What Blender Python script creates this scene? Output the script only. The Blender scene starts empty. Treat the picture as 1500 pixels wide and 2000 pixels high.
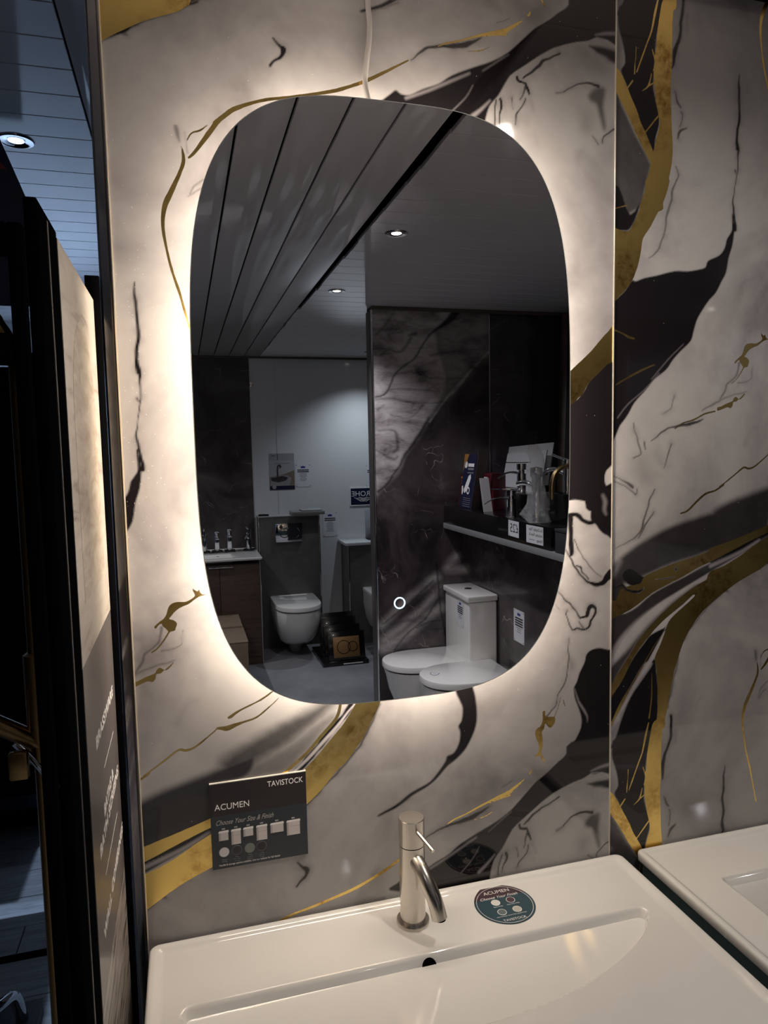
import bpy, bmesh, math, random
import numpy as np
from mathutils import Vector, Matrix

# ------------------------------------------------------------------ scene, camera, world, exposure
scene = bpy.context.scene
scene.view_settings.view_transform = 'Standard'
scene.view_settings.look = 'None'
scene.view_settings.exposure = 0.15
scene.view_settings.gamma = 1.0
scene.view_settings.use_curve_mapping = False

CAM_AXES = np.array([[0.9619829, -0.04342599, 0.26963508], [-0.27237518, -0.08019168, 0.9588436], [-0.02001624, -0.99583306, -0.08897119]])      # rows: world x, y, z in camera coordinates (right, down, forward)
cam_data = bpy.data.cameras.new('camera')
cam_data.sensor_fit = 'HORIZONTAL'
cam_data.sensor_width = 36.0
cam_data.lens = 33.288
cam_data.clip_start = 0.02
cam = bpy.data.objects.new('camera', cam_data)
scene.collection.objects.link(cam)
mw = Matrix.Identity(4)
for r in range(3):
    mw[r][0] = CAM_AXES[r][0]
    mw[r][1] = -CAM_AXES[r][1]
    mw[r][2] = -CAM_AXES[r][2]
mw.translation = Vector((0.0, -1.0927, 1.6228))
cam.matrix_world = mw
scene.camera = cam

world = bpy.data.worlds.new('world')
scene.world = world
world.use_nodes = True
world.node_tree.nodes['Background'].inputs['Color'].default_value = (0.55, 0.62, 0.8, 1)
world.node_tree.nodes['Background'].inputs['Strength'].default_value = 0.02

LED_STRENGTH = 27.0          # halo strip behind the mirror
LED_COLOR = (1.0, 0.84, 0.68)
SPOT_POWER = 47.0           # recessed ceiling lamps
SPOT_COLOR = (0.95, 0.94, 1.0)
COOL_POWER = 33.0          # lamps added to the room beyond the wall end
COOL_COLOR = (0.50, 0.69, 1.0)

FEATURES = [
('gp',1,1.5,[(226.3,985.4),(245.2,991.4),(270.9,1003.2),(296.9,1017.9),(320.6,1030.3),(365.7,1050.6),(414.5,1073.5),(450.5,1096.2),(487.2,1127.7),(516.0,1157.8),(539.2,1183.3),(556.8,1209.6),(571.7,1233.5),(581.2,1272.3),(618.6,1268.4),(609.2,1235.0),(598.5,1207.5),(584.8,1180.4),(569.8,1153.5),(543.2,1119.7),(522.9,1102.5),(499.7,1077.3),(474.0,1055.5),(434.7,1030.5),(380.1,1011.5),(318.8,986.1),(295.0,972.4),(256.0,952.1),(226.5,937.3),(202.5,925.6),(204.9,974.5)]),
('gs',1,1,[(211.9,1018.1,6.56),(246.9,1027.3,6.56),(285.1,1038.7,6.01),(320.1,1049.8,5.47),(355.7,1063.4,4.37),(404.2,1086.4,3.28),(437.3,1110.9,2.73),(473.7,1138.1,2.46),(502.2,1166.8,2.73),(525.3,1190.7,2.73),(532.9,1213.9,2.46),(534.9,1237.7,2.19)]),
('gs',1,1,[(426.3,1247.9,1.09),(406.7,1235.9,1.37),(380.1,1225.4,1.37),(368.2,1220.0,1.91),(360.2,1214.7,2.46),(356.2,1213.3,1.91)]),
('gs',1,1,[(435.2,1236.1,0.55),(416.8,1220.9,1.09),(397.8,1208.1,1.37),(379.3,1203.6,1.64),(363.5,1199.6,3.28),(353.0,1196.6,4.1),(344.0,1198.0,2.46),(338.2,1198.5,1.64)]),
('gs',1,1,[(336.3,1196.1,0.82),(313.9,1179.5,1.37),(300.9,1171.8,1.64),(289.5,1169.9,1.91),(279.6,1172.1,1.64),(257.8,1157.7,1.37),(237.5,1144.5,1.09),(227.4,1138.6,1.09)]),
('gp',1,1.5,[(253.9,1365.7),(260.2,1371.4),(267.8,1376.9),(271.7,1382.8),(273.5,1388.9),(275.9,1394.9),(282.0,1399.1),(290.9,1400.2),(299.7,1399.5),(308.8,1403.2),(314.2,1407.8),(312.2,1413.9),(309.8,1421.1),(313.8,1416.9),(318.2,1414.2),(320.6,1418.0),(321.8,1412.4),(326.2,1408.9),(337.5,1408.9),(326.1,1407.5),(319.3,1405.5),(311.7,1401.1),(304.0,1395.8),(296.5,1393.2),(288.9,1389.5),(282.8,1385.0),(278.9,1379.9),(275.1,1375.5),(280.8,1373.5),(285.8,1369.1),(285.6,1364.5),(284.0,1360.7),(283.1,1357.6),(277.1,1356.1),(274.2,1356.1),(268.6,1362.1),(265.1,1366.3),(264.5,1369.4),(260.1,1367.5),(255.5,1362.5)]),
('gs',1,1,[(274.2,1355.8,1.15),(267.8,1345.7,1.15),(258.5,1334.1,0.98),(248.0,1326.6,0.82)]),
('gp',1,1.5,[(218.5,1283.6),(226.0,1285.1),(239.0,1290.7),(251.6,1294.9),(253.2,1298.6),(258.6,1302.8),(264.3,1299.0),(268.7,1300.9),(278.7,1309.3),(277.8,1306.3),(269.4,1298.5),(264.2,1297.8),(259.6,1294.0),(253.0,1293.2),(252.0,1287.0),(247.3,1281.7),(240.1,1283.6),(226.2,1278.9),(218.2,1277.4)]),
('gs',1,1,[(322.4,2058.8,0.82),(324.6,2048.5,1.84),(324.4,2036.1,2.46),(318.1,2019.7,2.46),(306.5,1995.9,3.48),(296.8,1975.7,3.69),(293.0,1957.8,2.67),(292.6,1940.0,2.25),(296.5,1911.7,1.84),(302.3,1883.4,1.84),(310.8,1854.8,1.84),(316.9,1829.6,1.64),(323.0,1804.2,1.43),(329.1,1778.6,1.43)]),
('gs',1,1,[(330.7,2066.6,0.82),(337.4,2077.8,1.23),(349.1,2082.4,1.23),(360.1,2090.9,0.82)]),
('gs',1,1,[(332.4,2043.5,1.43),(340.7,2051.7,2.46),(352.0,2066.8,2.87),(363.4,2082.0,3.48),(374.8,2097.3,3.28),(386.0,2107.3,2.87)]),
('gs',1,1,[(371.0,2094.7,3.28),(386.0,2107.3,3.28),(398.4,2116.8,3.28),(423.3,2127.7,2.46),(448.3,2135.7,2.19),(481.1,2142.3,2.19),(519.6,2151.4,2.46),(551.0,2159.7,2.73),(577.5,2170.0,2.46),(599.0,2179.4,2.73),(631.7,2197.3,2.19),(666.3,2217.1,0.82)]),
('gs',1,1,[(712.6,2242.1,0.55),(726.9,2249.0,1.37),(749.7,2255.7,1.37),(772.8,2264.2,1.64),(807.9,2276.0,2.19),(828.6,2280.7,3.83),(840.5,2289.3,1.91),(858.5,2300.2,0.82)]),
('gs',1,1,[(790.2,2267.3,0.55),(813.7,2272.9,1.37),(831.5,2275.2,1.37)]),
('gs',1,1,[(763.9,2242.2,0.55),(784.2,2245.3,1.09),(801.8,2253.4,0.55)]),
('gs',1,1,[(894.2,2336.7,0.82),(899.4,2328.4,0.82)]),
('gp',1,1.5,[(894.7,1156.7),(899.7,1157.0),(899.7,1148.7),(905.7,1146.1),(917.8,1143.6),(918.8,1136.0),(916.8,1131.6),(910.7,1125.8),(904.7,1128.5),(899.7,1134.7),(896.7,1124.9),(892.7,1119.8),(894.3,1110.3),(894.7,1093.4),(891.7,1082.6),(898.3,1064.8),(894.7,1067.2),(888.6,1077.4),(882.6,1076.4),(878.7,1077.9),(886.7,1085.2),(887.1,1098.2),(882.7,1108.1),(879.7,1119.6),(882.7,1126.7),(890.7,1131.2),(894.3,1140.1),(894.7,1149.3)]),
('gs',1,1,[(930.4,1179.4,0.49),(924.8,1160.5,0.66),(917.2,1143.7,0.66)]),
('gs',1,1,[(934.9,1176.1,0.66),(936.9,1166.5,1.31),(939.4,1158.7,0.49)]),
('gs',1,1,[(872.6,1055.3,0.82),(870.6,1048.1,1.64),(864.7,1047.2,0.49)]),
('gs',1,1,[(823.2,1019.9,1.64),(835.0,1022.7,1.8),(842.9,1026.1,1.15),(854.7,1033.7,0.33)]),
('gp',1,1.5,[(927.5,1731.2),(950.9,1751.2),(970.5,1767.8),(988.2,1783.6),(1010.0,1806.6),(1020.0,1815.4),(1034.0,1827.9),(1034.5,1772.2),(1018.5,1759.8),(1002.5,1745.6),(982.6,1728.1),(970.8,1708.9),(962.9,1702.8),(952.1,1693.3),(927.7,1676.0),(912.1,1667.5),(912.1,1717.4)]),
('gp',1,1.5,[(92.0,1968.9),(111.5,1971.6),(110.0,1935.8),(109.6,1893.0),(109.8,1858.6),(108.6,1832.6),(109.9,1798.0),(111.6,1763.3),(114.4,1728.5),(112.7,1702.0),(106.8,1675.0),(96.7,1638.8),(93.8,1622.6),(50.3,1619.6),(60.3,1653.8),(68.2,1689.4),(70.1,1701.8),(75.2,1716.3),(80.1,1739.4),(87.1,1762.7),(84.7,1781.5),(79.1,1801.7),(75.5,1828.8),(74.1,1847.5),(75.9,1870.0),(77.7,1885.5),(79.4,1909.6),(85.1,1944.2)]),
('gp',1,1.5,[(106.7,1679.6),(103.9,1654.6),(94.7,1632.7),(84.2,1616.0),(71.8,1593.9),(57.2,1573.5),(53.3,1551.9),(47.3,1526.7),(37.1,1503.0),(22.6,1484.6),(-0.2,1464.1),(-4.3,1463.9),(-5.6,1590.8),(2.7,1587.8),(17.3,1583.4),(25.6,1583.9),(31.8,1587.8),(46.1,1613.4),(59.4,1646.0),(64.2,1676.2)]),
('gp',1,1.5,[(-4.1,1860.2),(1.0,1850.7),(10.3,1840.0),(20.7,1822.6),(29.1,1806.5),(41.7,1784.0),(50.3,1764.2),(61.0,1746.2),(75.1,1718.0),(70.1,1701.8),(57.2,1719.9),(40.2,1746.0),(25.4,1772.0),(10.8,1794.3),(1.4,1808.6),(-3.7,1814.8)]),
('gs',1,1,[(81.5,1969.1,1.19),(75.7,1946.3,2.03),(68.9,1915.0,1.36),(60.9,1895.3,1.36),(50.9,1870.3,1.19),(40.9,1845.3,1.02)]),
('gs',1,1,[(39.3,1885.8,0.68),(38.2,1865.4,0.85),(36.2,1841.4,1.02)]),
('gs',1,1,[(32.9,1830.0,1.36),(22.8,1816.9,1.36)]),
('gs',1,1,[(70.4,1885.5,1.02),(74.8,1873.2,1.02),(76.0,1863.1,0.68),(73.0,1850.8,0.68)]),
('gs',1,1,[(70.0,1847.0,0.85),(64.0,1825.8,1.36),(51.7,1815.9,0.68)]),
('gs',1,1,[(75.4,1832.3,1.02),(64.0,1825.0,1.02)]),
('gs',1,1,[(83.7,1777.9,1.36),(59.9,1750.5,1.02)]),
('gs',1,1,[(0.3,1619.4,1.02),(26.1,1627.0,1.02)]),
('gs',1,1,[(2.4,1416.8,1.53),(19.2,1410.9,1.36),(29.8,1405.8,2.2),(41.5,1402.8,1.86)]),
('gs',1,1,[(5.4,1322.9,1.36),(34.9,1338.2,1.69),(60.5,1349.8,1.86),(84.1,1358.9,1.02)]),
('gs',1,1,[(235.7,1141.4,1.69),(217.3,1131.3,1.69),(196.5,1126.2,1.86),(176.1,1111.4,2.03),(158.1,1096.6,1.86),(143.4,1092.4,1.36)]),
('gs',1,1,[(128.0,1245.8,0.85),(145.7,1256.0,1.19),(168.2,1261.5,1.36),(190.7,1271.8,1.36),(213.6,1276.4,1.36)]),
('gp',1,1.5,[(68.0,981.2),(87.9,988.6),(128.2,1000.5),(173.7,1010.4),(210.7,1020.1),(267.3,1032.8),(303.1,1044.9),(339.3,1058.2),(339.7,1048.0),(303.4,1034.8),(255.8,1016.4),(215.9,1000.9),(185.8,990.9),(151.5,975.5),(119.8,963.9),(84.1,949.0),(51.1,928.2),(29.2,918.3),(-3.3,910.4),(-3.6,944.1),(9.4,941.1),(17.8,959.7),(35.2,966.1),(48.3,967.1),(61.5,970.0)]),
('gp',1,1.5,[(340.3,1030.8),(280.1,1006.0),(221.3,974.7),(175.0,954.0),(134.1,929.4),(96.0,901.0),(62.9,870.5),(41.1,841.2),(19.5,812.1),(-2.1,781.1),(-1.9,761.4),(2.4,764.8),(17.6,784.8),(28.4,799.3),(45.7,830.9),(69.8,860.1),(83.0,872.6),(91.9,881.7),(116.4,901.2),(152.5,924.0),(173.0,939.3),(177.2,937.0),(161.7,925.2),(139.1,909.2),(121.1,892.9),(112.4,871.9),(103.7,850.9),(92.7,828.1),(96.4,807.9),(99.3,773.6),(100.9,743.3),(99.1,715.3),(97.2,695.3),(115.5,692.9),(117.5,713.0),(121.8,730.7),(132.2,788.0),(140.9,815.2),(154.0,852.1),(172.0,880.5),(199.4,910.2),(245.9,940.8),(281.4,960.4),(341.7,989.0)]),
('xs',1,1,[(88.1,975.0,0.68),(115.1,974.0,1.69),(137.7,977.4,0.68)]),
('xs',1,1,[(135.2,992.3,2.37),(135.2,989.3,3.05)]),
('xs',1,1,[(9.1,964.2,1.69),(22.1,969.0,2.37),(33.1,958.6,2.2),(57.3,953.9,2.71),(68.3,960.8,1.02)]),
('gs',1,1,[(114.5,879.6,0.85),(94.5,855.7,0.85),(63.8,811.3,1.02),(37.6,770.6,1.19),(11.6,728.2,1.69)]),
('gs',1,1,[(86.4,802.0,0.68),(87.4,764.9,1.36),(86.1,745.0,1.19),(83.2,717.3,1.19)]),
('gs',1,1,[(86.9,798.6,0.85),(87.1,754.6,1.36),(82.1,715.0,1.36)]),
('gs',1,1,[(68.2,816.4,1.19),(41.9,777.7,1.53),(20.2,748.6,1.69),(2.9,713.1,2.03)]),
('gp',1,1.5,[(577.5,1264.2),(619.3,1358.0),(698.8,1475.4),(800.1,1598.9),(914.0,1730.3),(925.7,1670.0),(842.1,1567.8),(748.2,1451.3),(674.5,1344.8),(622.5,1259.4)]),
('bp',1,2,[(918.9,1683.0),(837.4,1572.2),(776.0,1479.9),(733.7,1387.6),(798.8,1409.1),(865.6,1475.3),(924.1,1521.2)]),
('bp',1,1.8,[(1042.7,2368.6),(950.3,2355.2),(941.1,2335.5),(925.6,2321.6),(904.0,2304.3),(879.6,2288.0),(861.4,2270.0),(837.3,2251.4),(807.6,2233.5),(772.4,2219.0),(737.6,2203.4),(714.7,2188.1),(689.2,2177.6),(666.8,2166.3),(653.0,2166.1),(644.8,2170.7),(636.5,2164.7),(622.7,2154.0),(609.0,2143.8),(674.4,2125.4),(730.8,2110.5),(771.2,2101.3),(789.0,2116.0),(793.6,2142.6),(801.2,2164.2),(816.1,2181.4),(828.1,2201.0),(840.2,2218.0),(858.3,2231.9),(897.9,2256.3),(925.7,2271.7),(950.6,2281.5),(988.6,2293.0),(1043.5,2294.8)]),
('bp',1,1.2,[(1037.8,1251.2),(1027.2,1254.5),(1006.3,1260.2),(989.8,1257.8),(980.5,1250.3),(977.1,1236.7),(967.3,1219.0),(961.7,1202.8),(956.0,1192.3),(957.7,1175.2),(963.5,1159.5),(969.4,1143.8),(971.9,1130.2),(969.5,1115.4),(959.7,1097.8),(947.4,1082.4),(939.3,1070.3),(923.0,1059.3),(906.8,1046.6),(892.6,1037.4),(880.6,1029.8),(864.6,1015.3),(850.7,1002.4),(834.8,988.1),(823.0,976.9),(822.8,943.1),(834.7,950.5),(846.6,959.8),(864.5,971.9),(886.6,987.3),(904.8,999.5),(921.0,1006.5),(939.4,1013.2),(955.9,1018.3),(976.7,1022.9),(989.2,1028.7),(1003.9,1034.2),(1039.9,1039.6)]),
('bp',1,1.2,[(908.2,1683.0),(952.1,1695.9),(970.8,1710.6),(982.6,1729.8),(1002.5,1747.4),(1018.4,1761.5),(1038.6,1775.8),(1040.3,1607.5),(1028.2,1585.4),(1018.1,1575.8),(1015.1,1561.6),(1018.3,1550.7),(1027.6,1540.4),(1037.0,1535.6),(1037.3,1504.7),(984.0,1507.0),(976.3,1523.5),(963.8,1527.6),(949.8,1527.2),(928.0,1525.4),(908.4,1535.0)]),
('bp',1,1.2,[(940.9,1531.6),(945.3,1527.4),(955.8,1527.7),(967.8,1525.8),(976.9,1523.5),(983.0,1516.5),(987.6,1509.6),(987.7,1493.4),(992.3,1486.4),(998.5,1482.0),(1004.7,1473.6),(1012.4,1466.4),(1020.2,1462.5),(1035.7,1460.4),(1034.8,1548.3),(1016.3,1548.9),(1007.1,1552.0),(973.7,1558.4)]),
('ws',0.3,4,[(1011.8,1532.9,2.46),(1016.6,1521.9,3.69),(1015.1,1508.4,3.08),(1018.3,1500.1,1.72)]),
('bs',1,1.5,[(942.5,1500.8,4.31),(954.4,1501.6,4.31),(965.0,1497.1,4.82),(974.1,1488.6,4.31),(986.2,1485.3,3.44),(995.4,1486.2,3.44)]),
('bs',1,1.5,[(947.0,1493.9,5.51),(948.5,1476.4,4.31),(950.1,1460.2,3.79),(950.1,1446.7,4.82),(948.7,1436.0,3.79),(947.2,1432.0,1.38)]),
('bs',1,1.2,[(938.2,1443.3,1.03),(947.2,1427.9,1.38),(956.3,1412.5,1.55),(965.4,1399.6,1.55),(974.6,1386.7,1.55),(986.9,1377.6,2.41),(999.3,1372.6,4.31),(1013.2,1375.7,5.51),(1020.9,1383.4,6.89),(1031.7,1392.4,9.47)]),
('bs',0.9775,1,[(956.1,1457.1,0.86),(965.3,1435.0,0.86),(977.5,1417.9,0.69),(992.9,1400.5,0.69),(1010.0,1386.3,0.52)]),
('bs',0.9775,1,[(959.3,1413.6,1.21),(968.4,1407.6,1.89),(971.5,1399.2,1.21),(983.8,1384.7,1.21)]),
('bs',0.9775,1,[(924.9,1366.0,0.69),(941.4,1350.9,1.38),(949.0,1344.8,1.55),(959.7,1331.6,1.21),(968.9,1321.2,1.72)]),
('bs',1,1,[(968.9,1321.2,2.07),(981.1,1322.9,2.07)]),
('bs',0.9775,1,[(981.1,1324.3,3.79),(984.1,1336.5,3.79),(990.3,1340.1,3.79),(995.7,1334.1,2.58),(995.8,1324.4,2.41),(990.4,1312.4,2.24),(987.4,1301.6,2.07),(975.1,1296.4,2.07),(962.9,1301.0,1.72),(952.2,1299.2,1.38),(944.6,1313.6,1.21),(938.5,1327.8,0.86),(941.5,1335.8,0.69)]),
('bs',0.92,1,[(965.9,1314.5,1.03),(975.1,1301.3,1.21)]),
('bs',0.4,2,[(919.0,1345.8,0.98),(926.5,1337.0,0.49)]),
('bs',0.8625,1,[(945.7,1280.5,0.69),(944.7,1265.9,0.92),(944.8,1247.4,1.15),(939.8,1225.7,0.92),(937.8,1207.3,1.15),(932.8,1193.0,1.15),(926.8,1182.6,0.92),(922.8,1164.4,0.92),(910.7,1151.0,1.15),(902.7,1146.4,1.15)]),
('bs',0.35,8,[(946.8,1245.3,3.28),(948.9,1234.0,5.9),(945.9,1226.9,2.62)]),
('ws',0.5,1.5,[(957.7,1190.2,0.49),(965.6,1166.8,1.48),(975.9,1150.5,1.97),(983.3,1136.4,1.31),(983.3,1126.9,0.49)]),
('bp',1,2,[(728.9,1239.3),(731.7,1210.9),(737.7,1196.8),(743.7,1181.2),(741.9,1160.5),(735.6,1150.9),(738.6,1140.0),(736.8,1122.2),(727.3,1105.5),(714.9,1101.3),(711.7,1092.7),(699.1,1076.5),(683.6,1060.9),(665.2,1053.2),(647.0,1045.6),(622.8,1030.1),(593.0,1018.0),(592.9,1014.2),(601.8,1017.2),(622.7,1024.2),(637.8,1032.1),(653.0,1041.7),(677.4,1052.2),(695.9,1064.4),(714.6,1082.7),(727.1,1090.5),(746.0,1105.9),(758.7,1125.3),(768.4,1148.2),(770.2,1172.0),(767.3,1199.3),(762.8,1217.7),(759.8,1235.9)]),
('bs',0.92,1.5,[(666.3,2217.1,0.77),(687.3,2231.4,1.53),(709.8,2240.5,2.3),(738.1,2243.6,3.83),(761.1,2249.0,4.59),(778.5,2256.8,2.3),(790.2,2262.2,1.15)]),
('bs',0.575,1,[(813.9,2291.6,0.77),(834.6,2300.6,0.77)]),
('bs',0.575,2,[(606.7,2281.2,0.77),(630.9,2289.5,1.15),(650.1,2300.7,1.53)]),
('ws',0.4,2.5,[(661.2,2160.7,2.19),(697.6,2176.0,2.19),(731.8,2192.6,2.19),(766.5,2209.4,1.64)]),
('ws',0.3,1.5,[(737.0,2149.7,0.82),(760.3,2172.7,0.82),(772.1,2192.0,0.55)]),
('ws',0.5,2.5,[(771.7,2145.5,3.28),(786.4,2157.4,2.46),(801.2,2172.0,1.37)]),
('ws',0.3,2,[(789.8,2216.0,0.82),(819.4,2236.3,1.09),(834.3,2245.9,0.55)]),
('bs',1,1,[(848.2,2217.2,1.79),(851.3,2209.4,2.39),(862.3,2206.6,2.19)]),
('bs',0.92,1,[(857.6,2215.5,1.39),(870.3,2225.2,2.19),(882.9,2234.9,2.59),(897.3,2244.8,1.99),(911.7,2250.7,1.59),(926.2,2258.7,1.79)]),
('bs',1,1,[(862.3,2206.6,1.79),(865.5,2197.3,2.39),(868.6,2188.1,1.59)]),
('bs',0.805,1,[(862.3,2199.7,1.79),(857.5,2185.5,1.19),(854.4,2177.0,0.99)]),
('bs',0.8625,1,[(863.8,2180.7,1.19),(860.6,2166.7,1.19),(851.1,2153.4,1.39),(846.4,2140.5,0.99)]),
('bs',0.9775,1,[(813.8,2171.3,1.39),(810.6,2150.6,1.19),(808.1,2132.6,1.19)]),
('bs',0.9775,1,[(821.5,2173.5,2.39),(824.6,2164.3,2.39),(819.8,2148.8,1.19),(816.7,2137.6,0.99)]),
('bs',0.805,1,[(840.3,2179.6,0.8),(846.4,2162.5,0.8)]),
('bs',0.25,6,[(870.2,2184.2,1.99),(879.7,2163.2,1.42)]),
('bs',0.575,3,[(921.5,2196.7,2.39),(934.5,2200.9,1.79)]),
('bs',0.92,1.5,[(934.5,2200.9,1.19),(945.9,2210.5,1.19),(962.3,2217.9,1.59),(978.8,2218.4,1.99),(995.5,2216.1,3.18)]),
('bp',0.72,6,[(979.0,2198.8),(987.2,2209.6),(997.2,2214.9),(1010.7,2212.2),(1007.6,2184.9),(1012.1,2154.1),(1007.9,2148.0),(999.2,2169.9),(994.1,2186.4),(984.0,2190.9)]),
('bs',0.805,1,[(986.0,2137.4,0.8),(996.2,2123.4,0.99)]),
('bs',0.8625,1,[(1003.0,2127.6,0.8),(1006.3,2137.9,1.19),(1031.6,2155.4,1.59)]),
('bs',0.9775,4,[(983.4,2274.8,1.59),(1000.1,2271.3,5.17),(1016.9,2269.2,6.96),(1033.9,2265.7,8.95)]),
('ws',0.55,3,[(991.6,2296.0,1.14),(1011.6,2301.0,2.27),(1033.5,2303.6,2.56)]),
('bs',0.92,1,[(994.9,2294.1,0.8),(1033.6,2294.5,1.39)]),
('bs',0.28,16,[(974.2,2161.7,11.37),(975.9,2150.6,8.53)]),
('bs',0.28,14,[(964.5,2107.0,5.68),(962.9,2095.5,4.26)]),
('bs',0.18,20,[(953.8,2271.1,8.53),(1003.7,2246.6,8.53)]),
('bs',1,1.5,[(458.6,2221.9,1.53),(465.8,2212.1,2.68),(471.1,2206.9,4.97),(469.1,2198.3,2.68),(460.1,2191.3,1.91),(452.4,2183.2,1.91)]),
('bs',1,2,[(222.0,2191.9,1.15),(246.9,2205.0,3.44),(274.6,2223.4,2.68),(309.3,2239.5,3.06),(356.4,2257.4,1.91)]),
('bs',0.805,4,[(246.9,2204.5,4.59),(253.4,2200.9,1.91)]),
('bs',1,1.5,[(249.5,1863.1,0.86),(249.7,1841.7,2.01),(250.4,1822.1,2.01),(251.0,1798.7,2.3),(250.5,1769.8,2.58),(250.2,1748.1,2.58),(250.3,1737.2,2.3)]),
('bs',1,1.5,[(251.0,1755.7,2.32),(253.2,1736.1,2.58),(251.9,1726.3,1.55),(250.1,1704.9,1.03),(247.0,1690.0,1.03),(244.3,1666.9,0.77),(242.8,1652.0,1.29),(242.9,1637.1,1.81),(244.3,1617.1,2.58),(246.4,1610.3,3.1),(245.1,1600.3,3.62)]),
('bs',0.805,2,[(244.6,1704.9,2.07),(247.4,1698.3,1.29)]),
('bs',0.6325,3,[(317.4,2084.6,2.58),(318.6,2072.5,3.44),(321.8,2064.0,1.15)]),
('bs',0.4,2,[(329.4,2077.0,0.61),(333.6,2051.0,1.02)]),
('bs',0.575,1.5,[(353.5,2017.3,0.86),(338.8,2007.2,1.15),(329.3,1992.3,0.86)]),
('bs',0.575,1.5,[(347.6,2003.5,1.15),(327.3,1988.6,0.86)]),
('bs',0.6325,2,[(264.2,1362.5,2.07),(262.2,1349.4,1.84),(255.8,1337.5,1.61),(240.7,1326.5,1.61),(236.0,1317.6,1.61),(229.8,1308.9,1.61),(222.2,1301.9,1.38)]),
('bs',0.575,1.5,[(296.2,1352.5,0.69),(294.8,1338.5,0.69),(287.9,1332.9,0.69),(271.5,1329.7,0.92),(261.2,1327.6,0.69)]),
('bs',0.575,2,[(222.2,1300.4,1.38),(242.7,1306.0,1.15),(272.1,1310.8,0.92),(278.9,1312.5,0.69)]),
('bs',0.18,8,[(279.8,1216.2,3.28),(292.7,1238.7,2.3),(311.1,1246.1,1.31)]),
('bs',0.14,14,[(315.0,1303.2,6.56),(318.5,1277.3,4.92)]),
('bp',0.94,9,[(184.9,1061.9),(210.5,1089.8),(225.7,1101.3),(255.7,1112.2),(288.6,1120.7),(327.2,1131.3),(363.9,1142.5),(395.7,1149.0),(389.5,1122.2),(367.9,1108.7),(322.1,1099.2),(320.4,1058.1),(272.7,1044.1),(207.5,1028.4)]),
('bs',0.828,14,[(353.2,1135.8,15.31),(406.7,1158.6,19.13),(455.9,1182.7,17.22),(489.3,1200.9,13.01),(514.8,1217.5,9.18),(529.4,1241.2,7.65)]),
('bs',0.575,14,[(378.3,1107.1,26.79),(432.6,1132.7,19.13),(474.3,1157.8,15.31),(511.2,1189.7,11.48)]),
('bs',1,1.5,[(211.3,1006.0,6.89),(246.4,1016.5,6.51),(284.6,1028.3,6.12),(319.7,1040.2,5.74),(376.7,1062.7,5.74),(425.8,1088.7,5.74),(473.4,1126.8,5.36),(501.9,1154.1,5.36),(530.8,1187.2,5.36),(549.8,1210.5,4.59),(557.5,1235.2,3.83)]),
('ws',0.95,1,[(450.9,1109.7,1.64),(476.2,1129.2,2.46),(504.7,1156.5,2.73),(527.8,1179.1,2.19),(545.2,1199.6,1.37),(556.9,1211.0,0.82)]),
('ws',0.6,3,[(210.6,991.1,3.28),(245.7,1002.3,3.28),(284.1,1016.0,3.28),(319.4,1033.3,2.46)]),
('bs',0.92,3,[(598.4,1204.6,2.3),(584.8,1177.5,2.3),(569.7,1150.6,2.3),(543.2,1118.3,1.53),(473.9,1054.1,1.91),(434.7,1029.1,2.3),(380.1,1010.1,2.68),(318.7,983.3,2.68),(294.9,969.6,3.06),(255.9,949.4,3.06),(226.4,934.5,3.06)]),
('bp',1,1.5,[(15.0,1959.5),(5.2,1934.9),(5.4,1911.6),(13.8,1885.9),(18.2,1857.9),(10.2,1843.4),(20.7,1822.6),(24.9,1812.9),(35.5,1790.2),(48.2,1765.7),(59.0,1744.3),(75.2,1716.3),(80.0,1742.8),(86.0,1762.6),(85.7,1781.6),(76.8,1811.8),(73.3,1832.0),(75.9,1870.0),(77.5,1897.4),(83.2,1932.1),(90.9,1970.4)]),
('bp',0.82,5,[(-7.7,1809.3),(10.8,1792.6),(40.2,1744.3),(70.1,1700.1),(68.3,1685.9),(58.3,1648.3),(52.3,1625.0),(-5.9,1621.0)]),
('bp',1,3,[(-6.1,1649.8),(10.2,1656.3),(31.5,1612.4),(52.1,1640.2),(46.1,1613.4),(31.8,1587.8),(17.3,1583.4),(-5.5,1589.0)]),
('bp',1,2,[(-5.4,1576.8),(2.9,1570.3),(5.0,1563.4),(-5.2,1555.8)]),
('bp',1,1.5,[(-4.3,1458.6),(3.9,1467.8),(22.6,1484.6),(36.0,1502.1),(43.4,1500.6),(60.3,1506.7),(85.9,1512.4),(122.7,1521.6),(149.0,1522.5),(175.6,1527.4),(186.7,1531.6),(192.0,1542.9),(215.5,1553.3),(226.5,1566.8),(230.7,1581.8),(237.3,1591.4),(241.6,1600.9),(240.8,1626.5),(243.6,1626.7),(246.6,1601.2),(243.5,1573.3),(236.1,1550.7),(231.1,1524.5),(221.3,1507.3),(210.4,1488.3),(194.9,1472.9),(181.8,1455.7),(170.9,1438.7),(164.6,1420.0),(158.3,1401.2),(138.6,1384.1),(121.2,1367.2),(108.3,1350.3),(84.5,1333.5),(65.3,1313.0),(44.1,1292.7),(31.5,1272.5),(14.6,1252.4),(-2.2,1239.7)]),
('ws',0.3,1.5,[(142.8,1395.3,0.51),(112.4,1368.9,0.85),(78.0,1333.4,0.68)]),
('ws',0.28,1.5,[(93.1,1343.9,0.51),(63.1,1314.2,0.68),(31.2,1290.3,0.85),(10.2,1266.5,0.85)]),
('bs',1,2,[(129.8,1976.0,2.85),(130.3,1950.5,3.32),(125.5,1924.2,2.85),(119.5,1904.5,3.32),(113.5,1884.9,3.8),(111.5,1858.8,1.66)]),
('bs',0.3,5,[(140.0,1948.4,2.37),(139.4,1922.6,1.36)]),
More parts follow.
